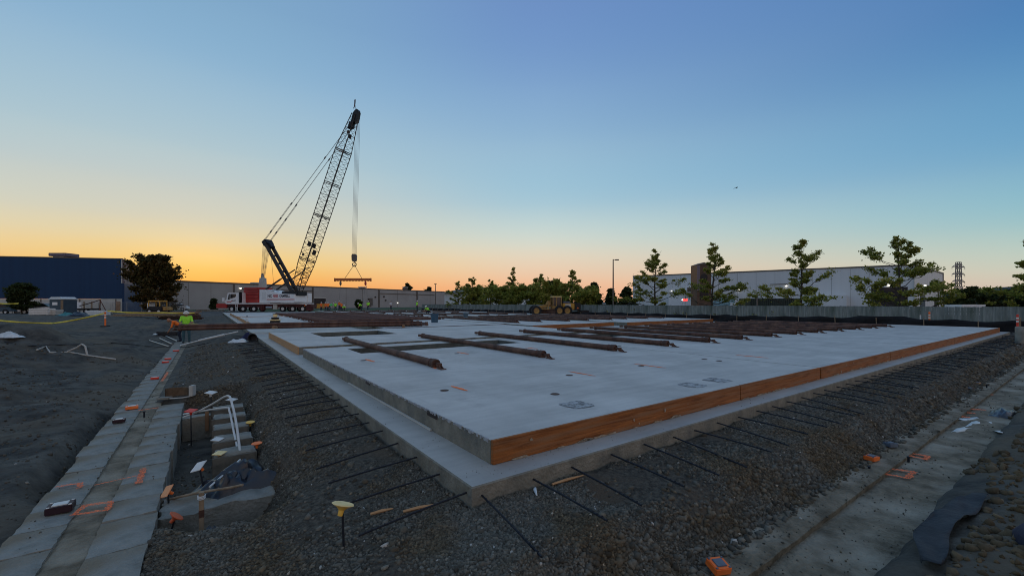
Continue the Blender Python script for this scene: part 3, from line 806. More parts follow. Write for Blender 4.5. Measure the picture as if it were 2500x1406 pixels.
pcap(428, 1262, 400, 1332, -.86, 'dark orange funnel cap on a leaning stake at the near pit corner', mat('burnt orange plastic', (.50, .09, .03), (.62, .13, .05), 6, .6), None, (-.5, .55), s=.062, square=False)
pcap(410, 1200, 412, 1218, -.60, 'pale orange tilted square cap over the footing edge of the pit', M['caporange'], mat('faded orange plastic', (.72, .30, .12), (.80, .38, .18), 6, .6), (.8, -.5), s=.062)
pcap(487, 1140, 508, 1228, -.80, 'white plate cap with a red orange socket leaning in the pit', M['caporange'], M['capwhite'], (.55, -.35), s=.065)
pcap(466, 1004, 467, 1075, -.88, 'red square cap by the white pipes at the far footing corner', M['capred'], None, (.15, .1), s=.07)
pcap(611, 1032, 611, 1046, -.62, 'yellow funnel cap on the farther pit steps', M['capyellow'], None, (.1, .05), s=.062, square=False)
pcap(627, 1084, 627, 1105, -.62, 'orange funnel cap right of the white pipes', M['caporange'], None, (.05, 0), s=.062, square=False)
pcap(531, 1074, 531, 1092, -.66, 'white square cap on the step left of the white pipes', M['capwhite'], None, (.08, .08), s=.064)
pcap(536, 1108, 536, 1135, -.70, 'yellow square topped cap below the white one on the steps', M['capyellow'], M['captop'], (.08, .05), s=.062)
pcap(515, 960, 516, 1012, -.60, 'small white plate cap on a tall stake beyond the pit', M['capwhite'], None, (.1, .15), s=.075)
pcap(566, 977, 570, 1000, -.60, 'flat white cap behind the top of the bent pipes', M['capwhite'], None, (.05, .1), s=.075)


def pixtube(name, label, cat, pts, r, m, n=8, group=None, smooth=4):
    """pipe or cord through points (px, py, depth)"""
    P = [F(*p) if len(p) == 3 else p for p in pts]
    Q = []
    for i in range(len(P) - 1):
        p0, p1, p2, p3 = P[max(i - 1, 0)], P[i], P[i + 1], P[min(i + 2, len(P) - 1)]
        for k in range(smooth):
            t = k / smooth; Q.append(.5 * ((2 * p1) + (p2 - p0) * t + (2 * p0 - 5 * p1 + 4 * p2 - p3) * t * t + (3 * p1 - p0 - 3 * p2 + p3) * t ** 3))
    Q.append(P[-1]); base = Q[0].copy()
    m2 = MB(); m2.tube([q - base for q in Q], r, n)
    o = part(name, m2, m, None, True, base); tag(o, label, cat, group); return o


pixtube('bent_pipe', 'taller bent white pipe standing in the pit', 'pipe', [(448, 1018, 7.9), (480, 1006, 7.8), (520, 985, 7.5), (556, 966, 7.0), (567, 988, 6.8), (578, 1040, 6.5), (588, 1118, 6.2)], .017, M['pvc'], group='bent white pipes')
pixtube('bent_pipe', 'lower bent white pipe beside the tall one in the pit', 'pipe', [(448, 1011, 7.9), (500, 1002, 7.7), (552, 995, 7.3), (560, 1003, 7.2), (570, 1050, 6.9), (582, 1105, 6.5)], .015, M['pvc'], group='bent white pipes')
pixtube('white_pipe', 'white pipe leaning over the black plastic sheet', 'pipe', [(586, 1122, 5.6), (550, 1155, 5.2), (512, 1188, 4.9)], .012, M['pvc'])
pixtube('pale_batten', 'pale stick lying across the near end of the pit', 'batten', [(398, 1222, 4.9), (480, 1203, 4.8), (560, 1190, 4.75), (592, 1183, 4.7)], .014, M['wood'])
p = G(492, 1262, -.62); o = thing('wood_stake', 'short wooden stake tied with cord in the near pit', 'stake', p, ROT)
m2 = MB(); m2.bevbox(-.022, .022, -.022, .022, -.15, .26, .004); part('post', m2, M['wood'], o)
m2 = MB(); m2.bevbox(-.024, .024, -.024, .024, -.0, .085, .004); part('rusty_foot', m2, M['rust'], o)
m2 = MB()
for k in range(3): m2.lathe([(.03, -.006), (.037, 0), (.03, .006)], 10, Matrix.Translation((0, 0, .20 + k * .014)) @ Matrix.Rotation(.25, 4, 'X'))
part('cord', m2, M['pvc'], o, True)


def crumpled(name, label, cat, pos, sx, sy, sz, m, seed, n=26, rz=0.0, ridge=1.0):
    r = np.random.default_rng(seed); mb = MB(); vs = []
    for j in range(n + 1):
        for i in range(n + 1):
            u, v = i / n * 2 - 1, j / n * 2 - 1; d = max(abs(u), abs(v)); e = 1 - d ** 2.2
            f = float(fbm(np.array([u * 1.7 + seed]), np.array([v * 1.7]), 4)[0]); g = abs(float(fbm(np.array([u * 2.3 + 40 + seed]), np.array([v * 2.3]), 2)[0]))
            rr = 1 + .25 * float(fbm(np.array([math.atan2(v, u) * 1.2 + seed]), np.array([2.0]), 3)[0])
            vs.append((u * sx * rr, v * sy * rr, max(0.004, sz * (e * (.75 + .7 * f) + ridge * .45 * (0.3 - g) * e))))
    w = n + 1; mb.add(vs, [(j * w + i, j * w + i + 1, (j + 1) * w + i + 1, (j + 1) * w + i) for j in range(n) for i in range(n)])
    o = part(name, mb, m, None, True, pos, rz); tag(o, label, cat); return o


q_ = crumpled('plastic_sheet', 'crumpled black plastic sheet at the pit edge beside the steps', 'plastic sheet', G(588, 1188, -.66), .40, .30, .34, M['tarp'], 4, rz=ROT + .3)
crumpled('plastic_sheet', 'small scrap of black plastic at the near gravel edge of the pit', 'plastic sheet', G(515, 1300, -.62), .07, .05, .07, M['tarp'], 9, 12)

# bent brown shell lying on the gravel beside the footing
p = Gt(432, 972, -.5); o = thing('curved_shell', 'brown curved metal shell with a pale rim tipped over beyond the pit', 'metal shell', p + Vector((0, 0, .02)), .15)
m2 = MB(); n = 14; R1 = .24
ring = [(math.cos(math.pi * (k / n)) * R1, math.sin(math.pi * (k / n)) * .16) for k in range(n + 1)]
m2.add([(x, y, z) for z in (0, .20) for x, y in ring] + [(x * .96, y * .9, z) for z in (0, .20) for x, y in ring], [(k, k + 1, n + 2 + k, n + 1 + k) for k in range(n)] + [(2 * n + 2 + k, 3 * n + 3 + k, 3 * n + 4 + k, 2 * n + 3 + k) for k in range(n)] + [(n + 1 + k, n + 2 + k, 3 * n + 4 + k, 3 * n + 3 + k) for k in range(n)])
part('shell', m2, mat('rusty tan shell', (.085, .055, .032), (.15, .10, .06), 8, .8), o, True)
m2 = MB(); m2.bevbox(.26, .34, -.05, .10, .02, .26, .01); part('side_plate', m2, M['bandwall'], o)
m2 = MB(); m2.tube([(-.3, 0, .01), (-.28, -.14, .01), (-.1, -.17, .01), (.2, -.16, .02), (.3, 0, .02)], .012, 7); part('rim_rod', m2, M['bandwall'], o, True)
m2 = MB(); m2.bevbox(-.28, -.05, -.22, -.05, 0, .04, .006); part('foot_plate', m2, M['footing'], o)


# wood splinters and anchor pins
for (x0, y0, x1, y1, lab_) in ((985, 1256, 1062, 1240, 'orange splinter of wood lying in the gravel below the near corner'), (1348, 1189, 1424, 1168, 'long brown batten lying against the right slab edge'), (905, 1262, 960, 1250, 'short brown splinter in the gravel left of the near corner')):
    A_, B_ = Gt(x0, y0, -.3) + Vector((0, 0, .03)), Gt(x1, y1, -.25) + Vector((0, 0, .035)); m2 = MB(); m2.tube([Vector((0, 0, 0)), (B_ - A_) * .5 + Vector((0, 0, .004)), B_ - A_], [.012, .016, .006], 5)
    tag(part('wood_splinter', m2, M['formtan'], None, False, A_), lab_, 'wood scrap')
for (px, py, z, hh, lab_) in ((352, 1016, FOOT_Z, .10, 'dark anchor pin standing on the left footing'), (2218, 1126, FOOT_Z - .045, .07, 'dark anchor pin standing between the painted rectangles'), (2122, 1143, FOOT_Z, .03, 'short dark bolt beside the orange edged block'), (2409, 950, FOOT_Z - .045, .12, 'dark anchor pin far along the right footing')):
    m2 = MB(); m2.lathe([(.001, hh), (.02, hh), (.022, hh * .8), (.014, hh * .75), (.014, -.02)], 10); tag(part('anchor_pin', m2, M['rebar'], None, True, G(px, py, z)), lab_, 'anchor bolt')


# ================================================================== GRAVEL
def ico():
    bm = bmesh.new(); bmesh.ops.create_icosphere(bm, subdivisions=1, radius=1); v = np.array([p.co[:] for p in bm.verts]); f = np.array([[q.index for q in p.verts] for p in bm.faces]); bm.free(); return v, f


IV, IF = ico()


def stones(name, P, size, m, squash=(.55, .9), label=None, cat=None):
    n = len(P); r = np.random.default_rng(n); nv = len(IV)
    sc = size[:, None] * np.stack([r.uniform(.75, 1.25, n), r.uniform(.6, 1.0, n), r.uniform(*squash, n)], 1)
    V = IV[None] * (1 + r.uniform(-.42, .36, (n, nv, 1))) * sc[:, None, :]
    q = r.normal(size=(n, 4)); q[:, 1:3] *= .35; q /= np.linalg.norm(q, axis=1)[:, None]; w, x, y, z = q.T
    R = np.stack([np.stack([1 - 2 * (y * y + z * z), 2 * (x * y - z * w), 2 * (x * z + y * w)], -1), np.stack([2 * (x * y + z * w), 1 - 2 * (x * x + z * z), 2 * (y * z - x * w)], -1), np.stack([2 * (x * z - y * w), 2 * (y * z + x * w), 1 - 2 * (x * x + y * y)], -1)], 1)
    V = np.einsum('nij,nvj->nvi', R, V) + P[:, None, :]
    Fa = (IF[None] + (np.arange(n) * nv)[:, None, None]).reshape(-1, 3)
    me = bpy.data.meshes.new(name); me.vertices.add(n * nv); me.vertices.foreach_set('co', V.ravel())
    me.loops.add(Fa.size); me.loops.foreach_set('vertex_index', Fa.ravel().astype(np.int32)); me.polygons.add(len(Fa))
    me.polygons.foreach_set('loop_start', np.arange(0, Fa.size, 3)); me.polygons.foreach_set('loop_total', np.full(len(Fa), 3))
    t = np.clip(r.beta(2.2, 3.0, n), 0, 1) * .9; t[r.random(n) < .005] = 1.0
    at = me.attributes.new('tint', 'FLOAT', 'FACE'); at.data.foreach_set('value', np.repeat(t, len(IF)).astype(np.float32))
    me.materials.append(m); me.update(); me.validate()
    o = link(name, me); o['kind'] = 'stuff'; o['label'] = label; o['category'] = cat; return o


def scatter(n, a0, a1, b0, b1, keep=None, lod=1.3, cap_=None):
    a = rng.uniform(a0, a1, n); b = rng.uniform(b0, b1, n)
    d = np.hypot(a + 1.86, b + 3.22); k = rng.random(n) < np.minimum(1, (3.6 / d) ** lod)
    if keep is not None: k &= keep(a, b)
    a, b, d = a[k], b[k], d[k]; return a, b, d


def place(a, b, z, d, smin, smax, sink=.25, grow=.09):
    s = (smin + (smax - smin) * rng.random(len(a)) ** 2.6) * (1 + np.maximum(d - 4, 0) * grow)
    P = np.stack([CORNER.x + a * UX.x + b * VX.x, CORNER.y + a * UX.y + b * VX.y, z - s * sink + s * .25], 1); return P, s


def clump(a, b): return fbm(a * 1.1 + 31, b * 1.1 + 7, 3)


Ps, Ss = [], []
for (n, box, thr) in ((200000, (-2.3, -.02, -1.6, 9.0), .12), (30000, (-2.6, -.02, 9.0, 21), .0), (190000, (-.6, 8, -1.28, -.02), .08), (60000, (8, 33, -1.28, -.02), -.1)):
    a, b, d = scatter(n, *box, keep=lambda a, b, t=thr: (clump(a, b) > t - .45 * rng.random(len(a))) & ~((a < -1.25) & (b > 2.0 + .9 * (-1.6 - a)) & (b < 8.5) & (rng.random(len(a)) > .10)))
    P, s = place(a, b, height(a, b), d, .005, .021); Ps.append(P); Ss.append(s)
a, b, d = scatter(6000, -2.3, 4, -1.30, 4, keep=lambda a, b: ((a < -.05) | (b < -.05)) & (clump(a * 2, b * 2) > -.1) & ~((a < -1.2) & (b > 1.9)))
P, s = place(a, b, height(a, b), d, .018, .040); Ps.append(P); Ss.append(s)
# coarse toe of the right-hand gravel bank
a, b, d = scatter(9000, -.5, 30, -1.36, -.95); P, s = place(a, b, np.maximum(height(a, b), FOOT_Z + .005), d, .02, .042, grow=.05); Ps.append(P); Ss.append(s)
# pebbles spilled on the footings and the slab ledge
for (n, box, zz, mx_) in ((1500, (-3.3, -2.32, -1.5, 16), FOOT_Z + .004, .012), (2600, (-.5, 20, -1.56, -1.30), FOOT_Z + .002, .016), (2600, (-.5, 20, -2.12, -1.56), FOOT_Z - .046, .014), (260, (.03, 9, .03, .30), .002, .006), (260, (.03, .36, .03, 10), .002, .006)):
    a, b, d = scatter(n, *box, keep=lambda a, b: fbm(a * 1.5 + 12, b * 1.5, 2) > -.15); P, s = place(a, b, np.full(len(a), zz), d, .003, mx_, sink=.15, grow=.02); Ps.append(P); Ss.append(s)
stones('gravel', np.concatenate(Ps), np.concatenate(Ss), STONE, label='dark crushed gravel banked round the slab edges', cat='gravel')
# brown rubble on the right bank
Ps, Ss = [], []
a, b, d = scatter(60000, 1.0, 30, -4.2, -1.98, keep=lambda a, b: ((fbm(a * .8 + 50, b * 1.3, 3) > .08) | (b < -2.45 + .2 * fbm(a * .9, b, 2))) & ~((a > 2.5) & (a < 4.8) & (b > -2.5) & (b < -2.16)) & (rng.random(len(a)) < .5), lod=1.0)
P, s = place(a, b, height(a, b), d, .007, .058, grow=.03); Ps.append(P); Ss.append(s)
stones('rubble', np.concatenate(Ps), np.concatenate(Ss), ROCK, (.6, .95), 'brown broken rubble along the right-hand bank', 'rubble')
# loose clods over the left dirt yard
a, b, d = scatter(110000, -18, -3.3, -1, 18, keep=lambda a, b: (rng.random(len(a)) < .5) & (fbm(a * .7 + 5, b * .7, 3) > -.1), lod=.7); P, s = place(a, b, height(a, b), d, .004, .026, grow=.06)
stones('dirt_clods', P, s, tintmat('dirt clods', (.070, .064, .052), (.18, .165, .135), (.36, .34, .30)), (.5, .8), 'small loose clods over the left dirt yard', 'dirt')
print('stones', sum(len(o.data.polygons) for o in COL.objects if o.get('kind') == 'stuff' and o.type == 'MESH'))

# right bank: dark fabric strip, white plastic scraps, stand-in form near the camera
mb = MB(); n = 30; vs = []
for i in range(n + 1):
    for j in range(9):
        t = i / n; a = 2.6 + 2.0 * t; b = -2.48 + (.13 + .09 * math.sin(t * 3.1)) * j / 8 + .05 * math.sin(t * 4) - .02 * math.sin(t * 11 + j)
        z = float(height(np.array([a]), np.array([b]))[0]) * .35 - .65 * .44 + .075 + .035 * float(fbm(np.array([a * 5.0]), np.array([b * 9.0]), 3)[0]) + .02 * (j in (0, 8)) * math.sin(a * 9)
        p = S(a, b, z); vs.append(p)
base = vs[0].copy(); mb.add([v - base for v in vs], [(i * 9 + j, i * 9 + j + 1, (i + 1) * 9 + j + 1, (i + 1) * 9 + j) for i in range(n) for j in range(8)])
o = part('fabric_strip', mb, M['tarpsand'], None, True, base); tag(o, 'dusty dark fabric strip lying on the right bank beside the rubble', 'fabric')
o.modifiers.new('thickness', 'SOLIDIFY').thickness = .004


def scrap(label, pts, wd, m, name='plastic_scrap'):
    P = [Gt(x, y, -.4) + Vector((0, 0, .03)) for x, y in pts]; base = P[0].copy(); m2 = MB(); L0, R0 = [], []
    for i, p in enumerate(P):
        d = (P[min(i + 1, len(P) - 1)] - P[max(i - 1, 0)]).normalized(); nn = Vector((-d.y, d.x, 0)) * wd * (.5 if 0 < i < len(P) - 1 else .2)
        L0.append(p + nn - base + Vector((0, 0, .02 * (i % 2)))); R0.append(p - nn - base)
    m2.add(L0 + R0, [(i, i + 1, len(P) + i + 1, len(P) + i) for i in range(len(P) - 1)])
    o = part(name, m2, m, None, True, base); o.modifiers.new('t', 'SOLIDIFY').thickness = .006; tag(o, label, 'plastic scrap'); return o


scrap('long white plastic strip lying on the right bank', [(2326, 1060), (2345, 1055), (2365, 1048), (2382, 1038), (2398, 1032), (2412, 1036), (2422, 1042)], .10, M['capwhite'])
scrap('short white plastic scrap near the bank above the long strip', [(2338, 1026), (2350, 1029), (2365, 1026), (2388, 1024)], .10, M['bag'])
scrap('small white plastic scrap right of the long strip', [(2425, 1052), (2434, 1055), (2444, 1060)], .12, M['capwhite'])
scrap('pale torn scrap standing in gravel by the near slab corner', [(1300, 1192), (1305, 1202), (1310, 1216)], .03, M['bag'])
crumpled('plastic_sheet', 'crumpled dark sheet on the right bank beyond the white strips', 'plastic sheet', Gt(2445, 1018, -.4), .45, .22, .16, M['tarp'], 14, 16, ROT)
# made-up dark form where an unidentified blurred shape sits close to the camera
p = Gt(2490, 1330, -.3); mb = MB(); mb.tube([(-.15, -.55, -.1), (-.02, -.2, .02), (.10, .1, .03), (.2, .30, -.06)], [.16, .17, .15, .08], 20)
o = part('corner_stand_in', mb, mat('blue grey stand-in', (.018, .022, .045), (.03, .035, .06), 3, .7, .2, 30), None, True, p + Vector((.06, -.10, .0))); tag(o, 'dark blue-grey stand-in for an unidentified shape at the bottom right corner', 'stand-in')


# ================================================================== PIPE BRACES
def brace_mesh(L_, r=.078):
    """parts of one steel pipe brace along +x, axis at z=0"""
    P = {}
    m2 = MB(); n = 9
    m2.tube([(L_ * i / n, 0, 0) for i in range(n + 1)], r, 12); P['pipe'] = m2.mesh('pipe', M['rust'], True)
    m2 = MB(); m2.lathe([(r, -.02), (r + .022, -.01), (r + .022, .13), (r, .14)], 12, Matrix.Rotation(math.pi / 2, 4, 'Y')); m2.lathe([(r, .2), (r + .014, .21), (r + .014, .26), (r, .27)], 12, Matrix.Rotation(math.pi / 2, 4, 'Y'))
    P['collar'] = m2.mesh('collar', M['rust'], True)
    m2 = MB(); m2.tube([(-.16, 0, -.015), (.0, 0, 0)], .028, 8)
    m2.bevbox(-.20, -.12, -.05, .05, -.05, .03, .008)
    m2.prism([(-.34, -r), (-.30, -r + .02), (-.16, .02), (-.12, .0), (-.16, -.03), (-.2, -r)], -.035, -.02); m2.prism([(-.34, -r), (-.30, -r + .02), (-.16, .02), (-.12, .0), (-.16, -.03), (-.2, -r)], .02, .035)
    m2.bevbox(-.38, -.16, -.06, .06, -r, -r + .014, .003); P['base_shoe'] = m2.mesh('base_shoe', M['rust'], False)
    m2 = MB(); m2.tube([(L_, 0, 0), (L_ + .2, 0, -.01)], .03, 8); m2.bevbox(L_ + .18, L_ + .36, -.045, .045, -.05, .04, .008); m2.lathe([(r, 0), (r + .02, .01), (r + .02, .1), (r, .11)], 12, Matrix.Translation((L_ - .1, 0, 0)) @ Matrix.Rotation(math.pi / 2, 4, 'Y'))
    P['head_shoe'] = m2.mesh('head_shoe', M['rust'], False)
    return P, r


BR = {}


def brace(a, b, z, L_, ang, label, group, r=.078, world=None, tilt=0.0):
    key = (round(L_, 2), r)
    if key not in BR: BR[key] = brace_mesh(L_, r)
    P, r = BR[key]
    loc = world if world is not None else S(a, b, z + r + .004)
    o = thing('pipe_brace', label, 'pipe brace', loc, ang, group); o.rotation_euler = (0, tilt, ang)
    for nm, me in P.items(): link(nm, me, o)
    return o


UP = ROT; VP = ROT + math.pi / 2
# front row across the orange-form panels
fr = [2.05, 4.95, 7.55, 9.95, 12.25, 14.4, 16.7, 18.9, 20.9, 23.0, 25.2, 27.4, 29.6]
for i, a in enumerate(fr):
    b0 = 5.05 - .05 * i if i < 8 else 4.6 - .1 * (i - 8)
    brace(a, b0, PT, 7.45, VP + random.uniform(-.012, .012), 'rusty pipe brace on the front panels, %s from the near left' % ORD[i], 'front row of pipe braces')
# pale tape tags on two of the front braces are parts of them
# row on the middle panels, long braces
for i in range(8):
    brace(15.4 + i * 2.3, 20.6 + random.uniform(-.3, .3), PT, 12.6, VP + random.uniform(-.02, .02), 'long rusty brace of the middle rows behind the brown form boards, %s from left' % ORD[i], 'middle rows of pipe braces')
for i in range(8):
    brace(10.8 + i * 2.7, 38.5 + random.uniform(-.3, .3), PT, 8.6, VP + random.uniform(-.02, .02), 'rusty brace in the row before the yellow grader, %s from left' % ORD[i], 'third row of pipe braces')
for i in range(9):
    brace(12.8 + i * 2.2, 52.8, PT, 8.2, VP + random.uniform(-.02, .02), 'rusty brace in the far row level with the grader, %s from left' % ORD[i], 'fourth row of pipe braces')
for i in range(8):
    brace(13.8 + i * 2.2, 65.0, PT, 8.2, VP + random.uniform(-.02, .02), 'rusty brace in the farthest row near the warehouse, %s from left' % ORD[i], 'farthest row of pipe braces')
# comb of braces laid along the other axis between the left edge and the workers
for i in range(25):
    b = 29.2 + i * 1.12
    zc = PT if b < 46 else (0.0 if b < 47.4 else PT)
    brace(4.4 + .02 * i + random.uniform(-.1, .1), b, zc, 9.4, UP + random.uniform(-.01, .01), 'rusty brace in the dense comb before the crane, %s counted from the camera' % ORD[i], 'comb of pipe braces before the crane')
# long bundle lying across the left edge, ends carried by timber blocks
dirb = (F(1030, 791, 25.0) - F(446, 799, 22.2)); ang = math.atan2(dirb.y, dirb.x); ln = dirb.length
bd = [(0, 0.0, 'lower front pipe'), (1, 0.0, 'lower rear pipe'), (0.5, .145, 'upper pipe'), (1.5, .145, 'rear upper pipe')]
p0 = F(436, 803, 22.0)
nb = Vector((-math.sin(ang), math.cos(ang), 0))
for (k, dz, nm) in bd:
    brace(0, 0, 0, round(ln * .97, 1), ang, 'very long rusty pipe held by the left worker, %s of the bundle' % nm, 'long pipe bundle', r=.085, world=p0 + nb * (k * .185) + Vector((0, 0, dz)), tilt=-math.atan2(dirb.z + .08, ln))
for i in range(3):
    brace(0, 0, 0, 7.2, ang + .012 * i, 'shorter rusty pipe on the right end of the long bundle, %s from front' % ORD[i], 'short pipes on the bundle', r=.07, world=p0 + dirb * .42 + nb * (.45 + i * .2) + Vector((0, 0, .02 + .05 * i)), tilt=-math.atan2(dirb.z, ln))
p = F(1000, 812, 24.0)
for i, (px, tx) in enumerate(((668, 'left'), (985, 'right'))):
    o = thing('timber_block', 'timber bearer under the long pipe bundle, %s one' % tx, 'timber', F(px, 806, 22.5 + i * 1.3) * 1.0, ang, 'bearers under the pipe bundle')
    o.location.z = PT + .0
    m2 = MB(); m2.bevbox(-.07, .07, -.1, .9, .005, .09 + .0 * i, .008); part('bearer', m2, M['plank'], o)
    m2 = MB(); m2.bevbox(-.06, .06, -.06, .3, .095, .16, .008); part('shim', m2, M['plank'], o)


# ================================================================== TREES
def leaves_mesh(name, P, S_, m, tint=None, seed=0, flat=.0):
    r = np.random.default_rng(seed); n = len(P)
    u = r.normal(size=(n, 3)); u[:, 2] *= (1 - flat); u /= np.linalg.norm(u, axis=1)[:, None]
    w = r.normal(size=(n, 3)); w -= (w * u).sum(1)[:, None] * u; w /= np.linalg.norm(w, axis=1)[:, None]
    a = u * S_[:, None]; b = w * (S_ * r.uniform(.45, .8, n))[:, None]
    V = np.stack([P - a, P - .2 * a + b, P + a, P + .1 * a - b], 1).reshape(-1, 3)
    me = bpy.data.meshes.new(name); me.vertices.add(4 * n); me.vertices.foreach_set('co', V.ravel())
    me.loops.add(4 * n); me.loops.foreach_set('vertex_index', np.arange(4 * n, dtype=np.int32)); me.polygons.add(n)
    me.polygons.foreach_set('loop_start', np.arange(0, 4 * n, 4)); me.polygons.foreach_set('loop_total', np.full(n, 4))
    t = np.clip((tint if tint is not None else .5) + r.normal(0, .22, n), 0, 1)
    at = me.attributes.new('tint', 'FLOAT', 'FACE'); at.data.foreach_set('value', t.astype(np.float32))
    me.materials.append(m); me.update(); return me


def tree(label, loc, h, rad, seed, leaf=LEAF, style='open', n_br=16, dens=1.0, group=None, trunk_r=None, name='tree', lean=0.0, base=.16, ls=.14, skew=0.0):
    r = np.random.default_rng(seed); o = thing(name, label, 'tree', loc, 0, group); mb = MB(); LP, LS, LT = [], [], []
    tr = trunk_r or h * .018
    tp = [Vector((lean * h * t ** 1.5 + .02 * h * math.sin(5 * t + seed) * t, .015 * h * math.sin(4 * t + seed * 2) * t, h * t * .97)) for t in np.linspace(0, 1, 9)]
    tp[0] = Vector((0, 0, -.3))
    mb.tube(tp, [tr * (1.25 if i == 0 else 1) * (1 - .88 * i / 8) for i in range(9)], 8)

    def trunk_at(t):
        i = min(int(t * 8), 7); return tp[i].lerp(tp[i + 1], t * 8 - i)

    def clumpat(c, s, n, tint, sz):
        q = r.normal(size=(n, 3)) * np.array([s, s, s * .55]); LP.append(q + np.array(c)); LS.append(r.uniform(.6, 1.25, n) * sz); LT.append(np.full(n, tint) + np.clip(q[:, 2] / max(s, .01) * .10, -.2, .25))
    for i in range(n_br):
        t = base + (1 - base) * ((i + r.uniform(0, .8)) / n_br) ** (1.25 if style == 'open' else .8); t = min(t, .985)
        p = trunk_at(t); az = i * 2.4 + r.uniform(-.5, .5)
        if style == 'open':
            prof = (1.0 - .84 * ((t - base) / (1 - base)) ** 1.05) * r.choice([.45, .75, .95, 1.15]); el = r.uniform(.0, .40) + .8 * t * t
        elif style == 'round':
            x = (t - base) / (1 - base); prof = max(.25, math.sin(math.pi * min(1, .16 + x * .86)) ** .7); el = r.uniform(-.05, .35) + .9 * x
        else:
            prof = (1 - .9 * (t - base) / (1 - base)); el = r.uniform(-.15, .2)
        ln = rad * prof * r.uniform(.62, 1.12); d = Vector((math.cos(az) * math.cos(el), math.sin(az) * math.cos(el), math.sin(el)))
        d.x += skew * .25
        bend = Vector((0, 0, .18 * ln)); m_ = 5; pts = [p + d * (ln * k / m_) + bend * ((k / m_) ** 2) * (.7 if style != 'cone' else -.3) + Vector(tuple(r.normal(size=3) * .03 * ln)) * (k > 0) for k in range(m_ + 1)]
        br = max(tr * .42 * (1 - t * .65), .012); mb.tube(pts, [br * (1 - .8 * k / m_) for k in range(m_ + 1)], 5)
        subs = [(pts, ln, br)]
        for k in range(2, m_):
            for sgn in (-1, 1):
                if r.random() < .8:
                    a2 = az + sgn * r.uniform(.5, 1.1); e2 = el + r.uniform(-.1, .5); l2 = ln * r.uniform(.25, .5) * (1.2 - k / m_ * .6); d2 = Vector((math.cos(a2) * math.cos(e2), math.sin(a2) * math.cos(e2), math.sin(e2)))
                    sp = [pts[k] + d2 * (l2 * q / 3) + Vector((0, 0, .06 * l2 * q / 3)) for q in range(4)]
                    mb.tube(sp, [br * .45 * (1 - .75 * q / 3) for q in range(4)], 4); subs.append((sp, l2, br * .4))
        tb = .35 + .3 * r.random()
        for (sp, l2, _) in subs:
            if r.random() < ((.14 + .3 * (t > .8)) if style == 'open' else .02): continue       # bare twig
            s0 = (2 if style == 'open' else 1) if sp is not pts else (4 if style == 'open' else 2)
            for q in range(s0, len(sp)):
                c_ = sp[q]; n = int((13 if style == 'open' else 17) * dens * (1 if q < len(sp) - 1 else 1.4) * r.uniform(.3, 1.4) * (min(1.2, l2 / 1.1 + .15) if style == 'open' else 1))
                if n: clumpat(c_, max(.10, .07 * l2 + .05) * (1 if style == 'open' else 1.6), n, tb, ls)
    if style == 'open':                                # bare whips and a leading tuft
        for k in range(5):
            p = trunk_at(r.uniform(.86, .99)); az = r.uniform(0, 6.3); d = Vector((math.cos(az) * .7, math.sin(az) * .7, 1.0)).normalized(); l2 = h * r.uniform(.06, .12)
            mb.tube([p, p + d * l2 * .5 + Vector((.05, 0, 0)), p + d * l2], [.022, .016, .010], 4)
        for k in range(4): clumpat(trunk_at(.82 + .05 * k), .14, int(8 * dens), .45, ls)
    part('trunk', mb, M['bark'], o, True)
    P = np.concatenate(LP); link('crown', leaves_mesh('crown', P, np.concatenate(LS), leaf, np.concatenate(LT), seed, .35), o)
    return o


GZ = -.2
row = [(1600, 615, 50.8, 3.6, 'open tree with a tall narrow leader left of the brown tower', 3, .0), (1738, 598, 45.0, 3.3, 'upright tree standing in front of the brown tower', 4, .03), (1955, 602, 38.3, 3.9, 'wide tiered tree in front of the dark green container', 5, .0),
       (2195, 586, 32.7, 3.7, 'largest tiered tree in front of the dark dock door', 6, .01), (2548, 560, 27.8, 3.2, 'tree cut by the right edge of the picture', 7, 0)]
for (px, py, Y, rad, lab, sd, ln) in row:
    p = F(px, 745, Y); p.z = GZ; hh = F(px, py, Y).z - GZ
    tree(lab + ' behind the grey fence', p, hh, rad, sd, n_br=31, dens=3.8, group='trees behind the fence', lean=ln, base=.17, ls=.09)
mid = [(1118, 690, 90, 3.6, 'leftmost bushy tree of the middle clump behind the fence', 12), (1155, 680, 85, 3.2, 'bushy tree with a thin top shoot in the middle clump', 13), (1198, 690, 80, 3.6, 'rounded bushy tree in the middle clump', 14),
       (1252, 652, 75, 2.4, 'bushy tree with the tallest spindly shoot in the middle clump', 15), (1318, 672, 69, 3.0, 'bushy tree left of the grader cab in the middle clump', 16), (1396, 660, 62, 3.0, 'dark bushy tree right behind the grader cab', 17)]
for (px, py, Y, rad, lab, sd) in mid:
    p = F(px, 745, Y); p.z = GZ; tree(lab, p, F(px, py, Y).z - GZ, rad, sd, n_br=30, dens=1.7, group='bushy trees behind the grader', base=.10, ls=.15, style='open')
mb_low = [(1165, 714, 88, 3.8, 18), (1225, 714, 79, 3.8, 19), (1285, 712, 72, 3.8, 20), (1355, 713, 66, 3.6, 21), (1425, 718, 61, 2.8, 22)]
for i, (px, py, Y, rad, sd) in enumerate(mb_low):
    p = F(px, 745, Y); p.z = GZ; tree('low dense bush filling the %s gap between the middle trees' % ORD[i], p, F(px, py, Y).z - GZ, rad, sd, n_br=22, dens=2.0, style='round', base=.08, ls=.17, group='low bushes between the middle trees', name='bush')
con = [(1452, 690, 75, 1.7, 'narrow dark conifer left of the tall lamp post', 31), (1492, 704, 95, 2.2, 'small dark conifer behind the lamp post', 32), (1530, 700, 90, 2.6, 'dark bushy conifer right of the lamp post', 33)]
